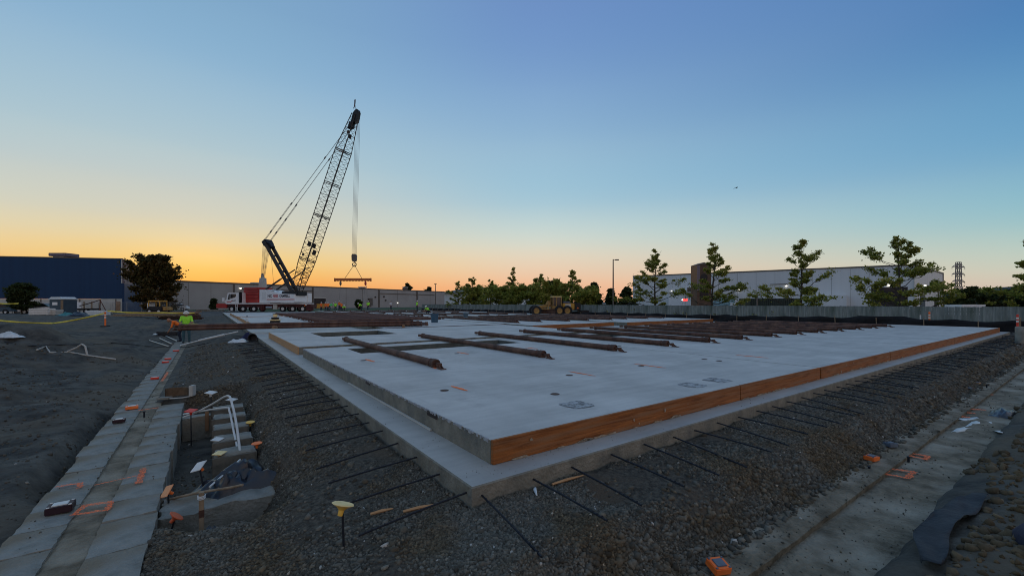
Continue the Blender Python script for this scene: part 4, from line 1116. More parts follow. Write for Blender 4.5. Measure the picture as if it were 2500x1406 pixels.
for (px, py, Y, rad, lab, sd) in con:
    p = F(px, 745, Y); p.z = GZ; tree(lab, p, F(px, py, Y).z - GZ, rad, sd, leaf=LEAFDARK, n_br=30, dens=2.0, style='cone', base=.06, ls=.22, group='conifers by the lamp post')
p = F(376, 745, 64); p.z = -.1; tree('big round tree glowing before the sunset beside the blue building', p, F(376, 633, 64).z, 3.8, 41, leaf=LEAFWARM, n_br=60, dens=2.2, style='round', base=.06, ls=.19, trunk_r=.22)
p = F(52, 745, 58); p.z = -.1; tree('small rounded tree before the blue wall at the far left', p, F(52, 697, 58).z + .1, 1.6, 42, leaf=LEAFDARK, n_br=26, dens=2.2, style='round', base=.15, ls=.16)
p = F(522, 752, 92); p.z = -.05; tree('little young tree before the grey warehouse left of the crane', p, 2.6, 1.0, 43, leaf=LEAFDARK, n_br=20, dens=1.6, style='cone', base=.1, ls=.15)
p = F(875, 752, 110); p.z = -.05; tree('little shrub before the grey warehouse under the spreader bar', p, 2.2, 1.0, 44, leaf=LEAFDARK, n_br=18, dens=1.6, style='round', base=.1, ls=.18, name='bush')
far = [(2378, 712, 130, 4.0, 51), (2325, 733, 150, 3.0, 52), (2412, 726, 110, 3.2, 53), (2448, 724, 105, 3.4, 54), (2488, 722, 100, 3.6, 55), (2540, 718, 95, 4.0, 56)]
fl = ['rounded dark tree nearest below the pylon, right of the white building', 'smaller dark tree just left of the pylon foot', 'low dark tree right of the rounded one under the hill', 'dark tree under the highest part of the hill', 'dark tree behind the right end of the fence', 'dark tree beyond the right edge of the picture']
for (px, py, Y, rad, sd), lab in zip(far, fl):
    p = F(px, 745, Y); p.z = -.2; tree(lab, p, F(px, py, Y).z, rad, sd, leaf=LEAFDARK, n_br=26, dens=2.6, style='round', base=.06, ls=.36, group='dark trees under the hill')
for i, (px, py, Y, rad, sd, lab) in enumerate(((994, 692, 260, 3.4, 61, 'dark round tree top showing above the warehouse roof beside the roof unit'), (1048, 701, 280, 3.0, 62, 'small dark tree top above the right end of the warehouse roof'), (1348, 694, 200, 6.0, 63, 'hazy grey tree far behind the grader'))):
    p = F(px, 745, Y); p.z = 0; tree(lab, p, F(px, py, Y).z, rad, sd, leaf=LEAFDARK, n_br=20, dens=2.0, style='round', base=.25, ls=.5, group='far tree tops')
# weeds growing through the fence
for i, (px, py, hh) in enumerate(((1548, 772, 1.3), (1650, 775, .9), (1672, 772, .9), (1745, 776, .8), (1840, 778, .9), (1885, 780, 1.2), (2095, 780, .9), (2172, 778, .9), (1480, 768, 1.0))):
    a_ = 37.6; x = (px - CX) / K; Y = (a_ + CORNER.y * UX.y + CORNER.x * UX.x) / (x * UX.x + UX.y); p = Vector((x * Y, Y, -.05))
    tree('leafy weed growing at the foot of the fence, %s from the left' % ORD[[8, 0, 1, 2, 3, 4, 5, 6, 7].index(i) if False else i], p, hh * .8, .6, 70 + i, n_br=7, dens=.16, style='open', base=.1, ls=.09, trunk_r=.015, name='weed', group='weeds at the fence')['category'] = 'weed'


# ================================================================== FENCE ALONG THE FAR SIDE
FA = 38.2; FTOP = 1.36
o = thing('boundary_fence', 'long grey vertical-board fence behind the black silt fence', 'fence', S(FA, 0), ROT)
pm = MB(); nbd = 18; wB = 2.5 / nbd
for k in range(nbd):
    dx = .0 if k % 2 else .018; pm.box(dx - .012, dx + .012, k * wB + .004, (k + 1) * wB - .004, -.3, FTOP + .006 * ((k * 7) % 3))
pm.box(.035, .08, .0, 2.5, .2, .29); pm.box(.035, .08, 0, 2.5, 1.0, 1.09)
fpm = pm.mesh('fence_panel', M['fence'])
qm = MB(); qm.bevbox(.03, .13, -.05, .05, -.4, FTOP + .03, .01); fpo = qm.mesh('post', M['fence'])
for k in range(37):
    b = -3.5 + k * 2.5; f = link('fence_panel', fpm, o, (0, b, random.uniform(-.015, .015))); f.rotation_euler = (0, random.uniform(-.01, .01), random.uniform(-.006, .006)); link('post', fpo, o, (0, b, 0))
# silt fence: sagging black fabric on stakes
o = thing('silt_fence', 'sagging black fabric silt fence along the far slab edge', 'silt fence', S(36.0, 0), ROT)
m2 = MB(); n = 260; vs = []
for i in range(n + 1):
    b = -4 + 88 * i / n; t = .58 + .10 * float(fbm(np.array([b * .23]), np.array([3.0]), 3)[0]) - .10 * abs(math.sin(b * math.pi / 2.4)) + (.16 if 4 < b < 8 else 0) * math.sin((b - 4) * math.pi / 4)
    for j in range(5): vs.append((.06 * math.sin(b * 2.1 + j) + .03 * math.sin(b * 5.3), b, -.14 + (t + .14) * j / 4))
m2.add(vs, [(i * 5 + j, i * 5 + j + 1, (i + 1) * 5 + j + 1, (i + 1) * 5 + j) for i in range(n) for j in range(4)])
part('fabric', m2, M['fabric'], o, True).modifiers.new('t', 'SOLIDIFY').thickness = .006
sm = MB(); sm.bevbox(-.02, .02, -.02, .02, -.2, .62, .004); smm = sm.mesh('stake', M['wood'])
for k in range(36): link('stake', smm, o, (-.10, -3.4 + k * 2.4, random.uniform(-.08, .05))).rotation_euler = (random.uniform(-.08, .08), random.uniform(-.08, .08), 0)


# ================================================================== BUILDINGS
def wallquad(mb, p, q, z0, z1a, z1b=None, th=.3, mi=0):
    """vertical wall slab between plan points p and q, with thickness away from the camera"""
    p = Vector((p[0], p[1], 0)); q = Vector((q[0], q[1], 0)); d = (q - p).normalized(); nn = Vector((-d.y, d.x, 0)); nn = nn if nn.y > 0 else -nn
    z1b = z1a if z1b is None else z1b; a, b = p + nn * th, q + nn * th
    vs = [(*p.xy, z0), (*q.xy, z0), (*b.xy, z0), (*a.xy, z0), (*p.xy, z1a), (*q.xy, z1b), (*b.xy, z1b), (*a.xy, z1a)]
    mb.add(vs, [(0, 1, 5, 4), (1, 2, 6, 5), (2, 3, 7, 6), (3, 0, 4, 7), (4, 5, 6, 7), (0, 3, 2, 1)], mi)


def oncam(p, q, px):
    """fraction along the plan line p-q at which the sight line of column px crosses it"""
    x = (px - CX) / K; d = (q[0] - p[0], q[1] - p[1]); return (x * p[1] - p[0]) / (d[0] - x * d[1])


class Wall:
    def __init__(s, root, p, q): s.r = root; s.p = Vector((p[0], p[1], 0)); s.q = Vector((q[0], q[1], 0)); s.d = (s.q - s.p).normalized(); n = Vector((s.d.y, -s.d.x, 0)); s.n = n if n.y < 0 else -n

    def at(s, px): return s.p.lerp(s.q, oncam(s.p, s.q, px))

    def z(s, px, py): return H + (HZ - py) * s.at(px).y / K

    def fix(s, name, px0, px1, py0, py1, m, proud=.05, depth=.15, parent=None, z=None):
        a, b = s.at(px0), s.at(px1); mid = (px0 + px1) / 2; zt, zb = (s.z(mid, py0), s.z(mid, py1)) if z is None else z
        m2 = MB(); vs = []
        for zz in (zb, zt):
            for pt, off in ((a, proud), (b, proud), (b, proud - depth), (a, proud - depth)): vs.append((pt.x + s.n.x * off, pt.y + s.n.y * off, zz))
        base = Vector(s.r.location)
        m2.add([Vector(v) - base for v in vs], [(0, 1, 5, 4), (1, 2, 6, 5), (2, 3, 7, 6), (3, 0, 4, 7), (4, 5, 6, 7), (0, 3, 2, 1)])
        o = part(name, m2, m, parent or s.r)
        if parent is not None: o.matrix_parent_inverse = Matrix.Identity(4)
        return o


def lamp(w, px, py, r=.18):
    """lit bulkhead lamp fixed on a wall"""
    p = w.at(px) + w.n * .25; p.z = w.z(px, py); o = thing('wall_lamp', '', 'lamp', p); m2 = MB(); m2.sphere((0, 0, 0), (r, r, r * .8), 8, 6); part('bulb', m2, M['lamp'], o, True)
    m2 = MB(); m2.bevbox(-r * 1.2, r * 1.2, -r * .2, r * 1.6, r * .7, r * 1.1, .02); part('hood', m2, M['steel'], o); return o


# blue building, left
b0, b1, b2 = F(-260, 740, 66.0), F(298, 740, 72.6), F(352, 740, 96)
top = 9.1
o = thing('blue_warehouse', 'dark blue metal warehouse with a pale base band at the left', 'building', (b1.x, b1.y, 0)); base = o.location.copy()
w = Wall(o, b0, b1); w2 = Wall(o, b1, b2)


def local_wall(name, root, p, q, z0, z1, m, z1b=None, th=.3):
    mb = MB(); wallquad(mb, p, q, z0, z1, z1b, th); bs = Vector(root.location); mb.v = [(v[0] - bs.x, v[1] - bs.y, v[2] - bs.z) for v in mb.v]; return part(name, mb, m, root)


local_wall('front_wall', o, b0, b1, 2.35, top, M['blue']); local_wall('base_band', o, b0, b1, -.1, 2.33, M['bandwall'], th=.2)
local_wall('side_wall', o, b1, b2, 5.0, top, M['bluetop']); local_wall('side_base', o, b1, b2, -.1, 4.98, M['blue'])
mb = MB(); far_ = Vector((b2.x, b2.y, 0)) - Vector((b1.x, b1.y, 0))
mb.add([Vector((p.x, p.y, top + .02)) - base for p in (b0, b1, b1 + far_, b0 + far_)], [(0, 1, 2, 3)]); part('roof', mb, M['greytrim'], o)
w.fix('roof_trim', -260, 298, 0, 0, M['greytrim'], .06, .4, z=(top + .12, top - .03))
w.fix('corner_trim', 296.5, 298.5, 0, 0, M['bandwall'], .07, .2, z=(top - .05, 5))
for px in (100, 195, 283): w.fix('pillar', px - 1.2, px + 1.2, 0, 0, M['greytrim'], .06, .2, z=(2.3, -.1))
w.fix('dock_door', 242, 270, 740, 757, M['bandwall'], .05, .1)
w.fix('brick_pier', 284, 294, 736, 758, M['plank'], .07, .2)
# low wide roof vent
v = w.at(110); vb = Vector((v.x, v.y + 3, top)) - base; m2 = MB(); s_ = 72 / K
m2.bevbox(-21 * s_, 21 * s_, -1.2, 1.2, .45, 1.0, .06, Matrix.Translation(vb)); vt = part('roof_vent', m2, M['bluetop'], o)
m2 = MB(); m2.box(-14 * s_, 12 * s_, -.9, .9, -.1, .46, Matrix.Translation(vb)); part('vent_neck', m2, M['bandwall'], vt)
l_ = lamp(w2, 308, 692, .14); l_['label'] = 'small lit lamp on the side of the blue warehouse'

# grey warehouse across the middle
g0, g1 = F(330, 740, 98.0), F(1100, 740, 205.0); gt = 6.9
g0 = G(425, 756.0, 0); g0 = Vector(((425 - CX) / K * 101, 101, 0)); g1 = Vector(((1085 - CX) / K * 198, 198, 0)); dg = (g1 - g0); g0 = g0 - dg * .12
o = thing('grey_warehouse', 'long pale grey warehouse behind the crane with a flat roof', 'building', (g0.x, g0.y, 0)); w = Wall(o, g0, g1)
local_wall('front_wall', o, g0, g1, -.1, gt, M['grey'], th=.4)
base = Vector(o.location); bk = Vector((-dg.y, dg.x, 0)).normalized() * 60; bk = bk if bk.y > 0 else -bk
mb = MB(); mb.add([Vector((p.x, p.y, gt - .2)) - base for p in (g0, g1, g1 + bk, g0 + bk)], [(0, 1, 2, 3)]); part('roof', mb, M['greytrim'], o)
mb = MB(); wallquad(mb, g1, g1 + bk, -.1, gt); mb.v = [(v[0] - base.x, v[1] - base.y, v[2]) for v in mb.v]; part('end_wall', mb, M['grey'], o)
w.fix('roof_trim', 300, 1085, 0, 0, M['greytrim'], .1, .6, z=(gt + .12, gt - .22))
for px in (571, 763.5, 925, 1018): w.fix('downpipe', px - 1.3, px + 1.3, 0, 0, M['greytrim'], .25, .3, z=(gt - .3, 0))
for px in (460, 515, 665, 710, 845, 885, 970, 1050): w.fix('panel_joint', px - .35, px + .35, 0, 0, M['greytrim'], .015, .1, z=(gt - .3, 0))
w.fix('cable_tray', 585, 762, 0, 0, M['greytrim'], .2, .3, z=(gt - 1.35, gt - 1.55)); w.fix('cable_tray', 928, 1060, 0, 0, M['greytrim'], .2, .3, z=(gt - 1.5, gt - 1.72))
d_ = w.fix('doorway', 767, 795, 728, 752, M['darkdoor'], .06, .2); w.fix('door_frame', 766, 796, 726.6, 728.4, M['bandwall'], .12, .25, parent=d_)
w.fix('yellow_crate', 771, 792, 742, 752, M['yellow'], .5, .45)
w.fix('wall_unit', 898, 906, 728, 746, M['greytrim'], .8, .9)
for px, py in ((916, 725), (937, 724), (941, 733)): w.fix('wall_box', px - 1.5, px + 1.5, py - 1.5, py + 1.5, M['darkdoor'], .25, .3)
l_ = lamp(w, 586, 704, .22); l_['label'] = 'bright lit wall lamp on the grey warehouse above the crane cab'
l_ = lamp(w, 970, 739, .16); l_['label'] = 'tiny lit lamp low on the grey warehouse wall'
for i, (px, ww, hh, lab) in enumerate(((980, 5, 9, 'boxy air unit on the warehouse roof beside a tree top'), (870, 8, 4, 'low flat vent on the roof right of the spreader bar'), (590, 7, 4, 'low flat vent on the roof behind the crane mast'), (673, 2, 12, 'thin roof mast with a flat cap behind the crane'))):
    p = w.at(px); s_ = p.y / K; u_ = thing('roof_unit', lab, 'roof unit', (p.x, p.y + 6, gt - .15), math.atan2(dg.y, dg.x), 'units on the warehouse roof'); s_ = (p.y + 6) / K
    m2 = MB(); m2.bevbox(-ww * s_ * .75, ww * s_ * .75, -.8, .8, 0, hh * s_ * .8, .04); part('housing', m2, M['greytrim'], u_)
    m2 = MB(); m2.bevbox(-ww * s_, ww * s_, -1.0, 1.0, hh * s_ * .8, hh * s_ * .8 + .35, .05); part('cover', m2, M['bandwall'], u_)

# low building behind the middle trees
h0, h1 = F(1085, 740, 150.0), F(1330, 740, 135.0); o = thing('low_warehouse', 'low dark-roofed building hidden behind the middle trees', 'building', (h0.x, h0.y, 0))
local_wall('front_wall', o, h0, h1, -.1, 5.2, M['whitewall'], th=.4); mb = MB(); base = Vector(o.location)
mb.add([Vector(v) - base for v in ((h0.x - 1, h0.y - 1, 5.15), (h1.x + 1, h1.y - 1, 5.15), ((h0.x + h1.x) / 2 + 14, h0.y + 12, 7.4), ((h0.x + h1.x) / 2 - 10, h0.y + 12, 7.6))], [(0, 1, 2, 3)]); part('roof', mb, M['greytrim'], o)

# white building, right
w0, w1, w2_ = F(1545, 740, 117.0), F(2232, 740, 82.0), F(2303, 740, 106.0); wt = 9.0
o = thing('white_warehouse', 'large white metal warehouse behind the tiered trees', 'building', (w1.x, w1.y, 0)); w = Wall(o, w0, w1); ws = Wall(o, w1, w2_)
local_wall('front_wall', o, w0, w1, -.1, wt, M['whitewall'], th=.4); local_wall('gable_wall', o, w1, w2_, -.1, wt, M['whitewall'], th=.4)
base = Vector(o.location); mb = MB(); bb = w2_ - w1
mb.add([Vector((p.x, p.y, wt + .02)) - base for p in (w0, w1, w2_, w0 + bb)], [(0, 1, 2, 3)]); part('roof', mb, M['greytrim'], o)
w.fix('roof_trim', 1545, 2232, 0, 0, M['greytrim'], .12, .6, z=(wt + .10, wt - .16)); ws.fix('roof_trim', 2232.3, 2303, 0, 0, M['greytrim'], .12, .6, z=(wt + .10, wt - .16))
w.fix('corner_trim', 2231, 2232.5, 0, 0, M['bandwall'], .1, .2, z=(wt - .2, 0)); ws.fix('corner_trim', 2301.5, 2303, 0, 0, M['greytrim'], .1, .2, z=(wt - .2, 0))
d_ = w.fix('dock_door', 2127, 2216, 701, 750, M['darkdoor'], .05, .3)
for k in range(1, 4): w.fix('door_rail', 2128, 2215, 0, 0, M['black'], .09, .1, parent=d_, z=(w.z(2170, 701 + 11 * k) + .06, w.z(2170, 701 + 11 * k) - .06))
ws.fix('side_door', 2246, 2258, 717, 750, M['toilet'], .06, .3); ws.fix('side_door', 2289, 2291.5, 708, 750, M['darkdoor'], .06, .3); ws.fix('small_door', 2281, 2287, 729, 750, M['darkdoor'], .06, .2)
w.fix('low_annex', 1990, 2067, 721, 750, M['whitewall'], 3.0, 3.2); w.fix('low_annex', 1648, 1722, 716, 750, M['white'], 5.0, 5.2); w.fix('annex_roof', 1646, 1724, 713.5, 715.8, M['bandwall'], 5.4, 5.6)
w.fix('window', 1678, 1693, 702, 713, M['glass'], .1, .2)
for k in range(14): px = 1570 + k * 46; w.fix('panel_joint', px - .25, px + .25, 0, 0, M['greytrim'], .012, .1, z=(wt - .3, 0))
w.fix('duct_line', 1880, 1925, 693, 694, M['greytrim'], .2, .3)
for px, py, r, lab in ((1805, 707, .2, 'lit lamp on the white warehouse right of the brown tower tree'), (2170, 696, .24, 'lit lamp above the dark dock door'), (1920, 698, .16, 'lit lamp showing through the wide tiered tree'), (1640, 710, .13, 'tiny lit lamp behind the leftmost open tree')):
    l_ = lamp(w, px, py, r); l_['label'] = lab
for px, py, lab in ((2255, 697, 'lit lamp above the tall door of the white gable'), (2288, 704, 'lit lamp near the end of the white gable'), (2284, 730, 'small lit lamp by the low door of the white gable')):
    l_ = lamp(ws, px, py, .17); l_['label'] = lab
# brown square tower
t_ = thing('brown_tower', 'square brown tower rising above the white warehouse roof', 'tower', F(1711, 740, 96.0)); t_.location.z = 0; s_ = 96 / K; zt = H + (740 - 648) * s_
m2 = MB(); m2.box(-17 * s_, 17 * s_, -1.6, 1.6, 0, zt); part('shaft', m2, M['brownclad'], t_)
m2 = MB(); m2.prism([(-17.5 * s_, zt), (17.5 * s_, zt), (0, zt + .55)], -1.7, 1.7); part('roof', m2, M['greytrim'], t_)
m2 = MB(); m2.box(-16.9 * s_, -10 * s_, -1.68, -1.6, H + 30 * s_, zt - .1); part('pale_panel', m2, M['bluetop'], t_)
m2 = MB(); m2.box(-9 * s_, 9 * s_, -1.7, -1.6, H + 8 * s_, H + 34 * s_); part('dark_louvre', m2, M['darkdoor'], t_)
m2 = MB(); m2.lathe([(.01, -.05), (8 * s_, -.05), (8.6 * s_, 0), (8 * s_, .05), (.01, .05)], 16, Matrix.Translation((0, -1.66, H + 62 * s_)) @ Matrix.Rotation(math.pi / 2, 4, 'X')); part('round_opening', m2, M['black'], t_)
# small lit red sign on the annex
o = thing('lit_sign', 'small red lit sign before the low white annex', 'sign', F(1673, 732, 88), .1); m2 = MB(); m2.bevbox(-.45, .45, -.08, .08, -.25, .25, .03); part('face', m2, M['signred'], o); m2 = MB(); m2.cyl((0, .05, -2.6), (0, .05, -.2), .05); part('post', m2, M['steel'], o)
o = thing('work_light', 'white lit work light left of the red sign', 'lamp', F(1666, 732, 87)); m2 = MB(); m2.sphere((0, 0, 0), .14, 8, 6); part('bulb', m2, M['lamp'], o, True); m2 = MB(); m2.cyl((0, .1, -2.4), (0, .1, .1), .04); part('post', m2, M['steel'], o)


# shipping container and trailers behind the fence
def container(label, px0, px1, py0, Y, m, rz, depth=2.4, name='shipping_container'):
    p = F((px0 + px1) / 2, 745, Y); o = thing(name, label, 'container', (p.x, p.y, -.1), rz); s_ = Y / K; hw = (px1 - px0) / 2 * s_; hh = F(0, py0, Y).z + .1
    m2 = MB(); n = int(hw * 2 / .14)
    for k in range(n): x0 = -hw + 2 * hw * k / n; m2.box(x0 + .01, x0 + 2 * hw / n - .01, -depth / 2 - (.03 if k % 2 else 0), -depth / 2 + .02, .12, hh - .1)
    part('corrugated_side', m2, m, o)
    m2 = MB(); m2.box(-hw, hw, -depth / 2 + .02, depth / 2, .1, hh - .05); part('body', m2, m, o)
    m2 = MB(); m2.bevbox(-hw - .02, hw + .02, -depth / 2 - .06, depth / 2 + .02, hh - .1, hh, .02); m2.bevbox(-hw - .02, hw + .02, -depth / 2 - .06, depth / 2, 0, .12, .02); part('rails', m2, m, o)
    return o


container('dark green shipping container between two tiered trees', 1813, 1944, 729, 60, M['greencont'], .12)
container('pale blue trailer box left of the green container', 1744, 1785, 728, 70, M['teal'], .05, name='trailer_box')
container('small white van body left of the green container', 1790, 1812, 739, 62, M['white'], .0, 1.8, 'parked_van')['category'] = 'van'
container('low white trailer roof behind the fence at the right', 2325, 2385, 743.5, 60, M['white'], .05, 2.2, 'trailer_box')['category'] = 'trailer'
# blue awning glimpsed behind the grader cab
o = thing('water_sign', 'blue sign on a pale post behind the grader cab', 'sign', F(1344, 745, 90)); o.location.z = 0; s_ = 90 / K
m2 = MB(); m2.bevbox(-8 * s_, 8 * s_, -.1, .1, H + 24 * s_, H + 33 * s_, .08); part('sign_face', m2, mat('blue sign', (.02, .12, .30), (.03, .15, .36), 2, .5), o); m2 = MB(); m2.bevbox(-2.5 * s_, 2.5 * s_, -.15, .12, 0, H + 24 * s_, .03); part('post', m2, M['grey'], o)

# ================================================================== HILL, PYLON, LAMP POSTS
mb = MB(); n = 90; vs = []; Yh = 2600.0
for i in range(n + 1):
    px = 1300 + 2600 * i / n; base_ = np.interp(px, [1300, 2000, 2250, 2310, 2400, 2500, 2700, 3300, 3900], [2, 6, 18, 24, 36, 44, 52, 60, 30]) + 1.5 * float(fbm(np.array([px * .012]), np.array([1.0]), 4)[0]) * 3
    x = (px - CX) / K * Yh; vs += [(x, Yh - 500, -2), (x, Yh - 200, H + base_ * .55 * Yh / K), (x, Yh, H + base_ * Yh / K), (x * 1.1, Yh + 700, -2)]
mb.add(vs, [(i * 4 + j, i * 4 + j + 1, (i + 1) * 4 + j + 1, (i + 1) * 4 + j) for i in range(n) for j in range(3)])
struct(part('hill', mb, M['hill'], None, True))


def pylon(label, px, Y, pytop):
    p = F(px, 740, Y); o = thing('transmission_tower', label, 'pylon', (p.x, p.y, 0), .35); s_ = Y / K; ht = H + (740 - pytop) * s_; m2 = MB(); r = .27
    lev = [(0, 13 * s_), (.30 * ht, 7.5 * s_), (.45 * ht, 4.2 * s_), (.62 * ht, 4 * s_), (.80 * ht, 3.8 * s_), (ht, 3.6 * s_)]
    cs = [(-1, -1), (1, -1), (1, 1), (-1, 1)]
    for (z0, w0_), (z1, w1_) in zip(lev, lev[1:]):
        for i in range(4):
            a, b = cs[i], cs[(i + 1) % 4]; m2.cyl((a[0] * w0_, a[1] * w0_, z0), (a[0] * w1_, a[1] * w1_, z1), r, n=5); m2.cyl((a[0] * w0_, a[1] * w0_, z0), (b[0] * w1_, b[1] * w1_, z1), r * .55, n=4); m2.cyl((b[0] * w0_, b[1] * w0_, z0), (a[0] * w1_, a[1] * w1_, z1), r * .55, n=4)
            m2.cyl((a[0] * w1_, a[1] * w1_, z1), (b[0] * w1_, b[1] * w1_, z1), r * .5, n=4)
    part('lattice_body', m2, mat('pylon steel', (.20, .185, .18), (.25, .23, .22), .5, .6), o)
    for zf in (.56, .73, .90):
        m2 = MB(); z = ht * zf; ln = 27 * s_
        for sx in (-1, 1):
            for sy in (-1, 1): m2.cyl((sx * 3.8 * s_, sy * 3.8 * s_, z), (sx * ln, 0, z - .6), r * .8, n=4); m2.cyl((sx * 3.8 * s_, sy * 3.8 * s_, z + 1.6), (sx * ln, 0, z - .5), r * .6, n=4)
            m2.cyl((sx * ln, 0, z - .6), (sx * ln, 0, z - 2.2), r * .6, n=4)
        part('cross_arm', m2, MATS['pylon steel'], o)
    return o


pylon('tall steel lattice pylon above the trees at the right', 2340, 330, 640)


def lamppost(label, px, py, Y, arm=1):
    p = F(px, 740, Y); o = thing('lamp_post', label, 'lamp post', (p.x, p.y, -.1)); s_ = Y / K; zt = H + (740 - py) * s_ + .1
    m2 = MB(); m2.tube([(0, 0, 0), (0, 0, zt)], [.14, .09], 10); part('pole', m2, M['greytrim'], o, True)
    m2 = MB(); m2.lathe([(.3, 0), (.3, .5), (.16, .6)], 10); part('base', m2, M['grey'], o)
    m2 = MB()
    if arm: m2.bevbox(.0, .9, -.05, .05, zt - .12, zt - .04, .01); m2.bevbox(.35, 1.0, -.22, .22, zt - .18, zt - .02, .03)
    else: m2.bevbox(-.35, .35, -.2, .2, zt - .1, zt + .05, .03)
    part('lamp_head', m2, M['greytrim'], o); return o


lamppost('tall dark lamp post standing alone right of the grader', 1497, 633, 75); lamppost('slim lamp post before the end of the grey warehouse', 1063, 693, 120, 0)
lamppost('short square headed post before the green container', 1848, 720, 56, 0)

# small bird
o = thing('bird', 'small dark bird flying high in the right half of the sky', 'bird', F(1798, 459, 60)); m2 = MB(); m2.sphere((0, 0, 0), (.16, .05, .05), 8, 6); part('body', m2, M['bird'], o, True)
for s in (-1, 1):
    m2 = MB(); m2.add([(.06, s * .03, 0), (-.06, s * .03, .0), (-.10, s * .28, .08), (.0, s * .30, .09), (-.14, s * .55, .02), (-.08, s * .56, .03)], [(0, 1, 2, 3), (3, 2, 4, 5)]); part('wing', m2, M['bird'], o).modifiers.new('t', 'SOLIDIFY').thickness = .012


# ================================================================== CRANE
def wheel_meshes(r, w, rim_m, rr=.56):
    X = Matrix.Rotation(math.pi / 2, 4, 'X'); t = MB()
    t.lathe([(r * rr, -w / 2), (r * .93, -w / 2), (r, -w * .32), (r, w * .32), (r * .93, w / 2), (r * rr, w / 2)], 20, X)
    for k in range(20):
        a = 2 * math.pi * k / 20; t.box(r * .97, r * 1.025, -w * .42, w * .42, -.035, .035, Matrix.Rotation(a, 4, 'Y'))
    h = MB(); h.lathe([(.001, w * .36), (r * .18, w * .36), (r * .22, w * .26), (r * .45, w * .22), (r * rr, w * .46), (r * rr, -w * .3), (.001, -w * .3)], 18, X)
    for k in range(8): a = 2 * math.pi * k / 8; h.cyl((math.cos(a) * r * .32, -w * .30 * -1 - .0, math.sin(a) * r * .32), (math.cos(a) * r * .32, w * .30, math.sin(a) * r * .32), r * .03, n=5)
    return t.mesh('tyre', M['tyre'], True), h.mesh('rim', rim_m, True)


def add_wheel(root, loc, tm, hm, side):
    e = link('wheel', tm, root, loc); e.rotation_euler = (0, 0, 0 if side > 0 else math.pi)
    link('rim', hm, e); return e


def text_part(name, body, size, m, parent, X, ext=.006, width=1.0):
    cu = bpy.data.curves.new(name, 'FONT'); cu.body = body; cu.size = size; cu.extrude = ext; cu.align_x = 'LEFT'; cu.offset = size * .02
    t = bpy.data.objects.new(name, cu); COL.objects.link(t); dg = bpy.context.evaluated_depsgraph_get(); dg.update()
    me = bpy.data.meshes.new_from_object(t.evaluated_get(dg)); bpy.data.objects.remove(t); bpy.data.curves.remove(cu)
    me.transform(X @ Matrix.Diagonal((width, 1, 1, 1))); me.materials.clear(); me.materials.append(m); return link(name, me, parent)


YC = 80.0; sC = YC / K
cr = thing('crawler_crane', '', 'crane', F(672, 740, YC)); cr.name = 'lattice_boom_crane'; cr.location.z = .0
cr['label'] = 'white and red truck crane with a tall dark lattice boom'


def cz(py): return H + (HZ - py) * sC


def cx(px): return (px - 672) * sC


m2 = MB(); m2.bevbox(cx(566), cx(766), -1.3, 1.3, cz(750), cz(742.5), .04); part('chassis', m2, M['darkred'], cr)
m2 = MB(); m2.bevbox(cx(564), cx(758), -1.52, 1.52, cz(742.4), cz(740.2), .03); part('deck', m2, M['white'], cr)
m2 = MB(); m2.bevbox(cx(540), cx(566), -1.5, 1.5, cz(752), cz(741), .12); part('front_bumper', m2, M['red'], cr)
m2 = MB(); m2.prism([(cx(561), cz(740)), (cx(561), cz(734)), (cx(564.5), cz(732)), (cx(568), cz(716)), (cx(571), cz(715)), (cx(598), cz(715)), (cx(599), cz(740))], -1.4, .9); cabp = part('driver_cab', m2, M['white'], cr)
m2 = MB(); m2.prism([(cx(568.5), cz(731)), (cx(571), cz(718)), (cx(573), cz(718)), (cx(573), cz(731))], -1.43, -1.405); m2.prism([(cx(574.5), cz(729)), (cx(574.5), cz(718)), (cx(588), cz(718)), (cx(588), cz(724)), (cx(583), cz(727))], -1.43, -1.405); part('side_window', m2, M['glass'], cabp)
m2 = MB(); m2.prism([(cx(565.3), cz(731)), (cx(568), cz(718)), (cx(568.2), cz(718)), (cx(565.6), cz(731))], -1.25, .75); m2.v = [(v[0] - .05, v[1], v[2]) for v in m2.v]; part('windscreen', m2, M['glass'], cabp)
m2 = MB(); m2.bevbox(cx(595), cx(599.5), -1.5, -1.0, cz(740), cz(713), .05); part('exhaust_stack', m2, M['black'], cr)
m2 = MB(); m2.bevbox(cx(556), cx(560), -1.6, -1.3, cz(737), cz(727), .03); m2.cyl((cx(559), -1.4, cz(738)), (cx(562), -1.2, cz(736)), .04); part('mirror', m2, M['white'], cr)
m2 = MB(); m2.box(cx(577), cx(579), -1.44, -1.41, cz(736), cz(733.5)); m2.box(cx(566), cx(576), -1.44, -1.41, cz(737.5), cz(736)); part('cab_stripe', m2, M['logored'], cabp)
TX = lambda px, py, y: Matrix.Translation((cx(px), y, cz(py))) @ Matrix.Rotation(math.pi / 2, 4, 'X')
text_part('cab_logo', 'NC', .42, M['logodark'], cabp, TX(579.5, 736, -1.41), width=1.0)
tm, hm = wheel_meshes(.56, .42, M['hub'])
for px in (578, 605, 631, 700, 724, 748):
    for sy in (-1, 1): add_wheel(cr, (cx(px), sy * 1.3, .56), tm, hm, -1 if sy < 0 else 1)
m2 = MB()
for px in (588, 593): m2.cyl((cx(px), -1.55, cz(757)), (cx(px), -1.55, cz(743)), .035, n=6)
for k in range(4): m2.cyl((cx(588), -1.55, cz(756 - 3.6 * k)), (cx(593), -1.55, cz(756 - 3.6 * k)), .03, n=6)
part('ladder', m2, M['hub'], cr)
m2 = MB(); m2.cyl((cx(660.5), -1.35, cz(751)), (cx(675), -1.35, cz(751)), .27, n=16); part('fuel_tank', m2, M['steel'], cr, True)
m2 = MB(); m2.bevbox(cx(677), cx(687), -1.5, -1.0, cz(755), cz(744), .03); part('tool_box', m2, M['bandwall'], cr)
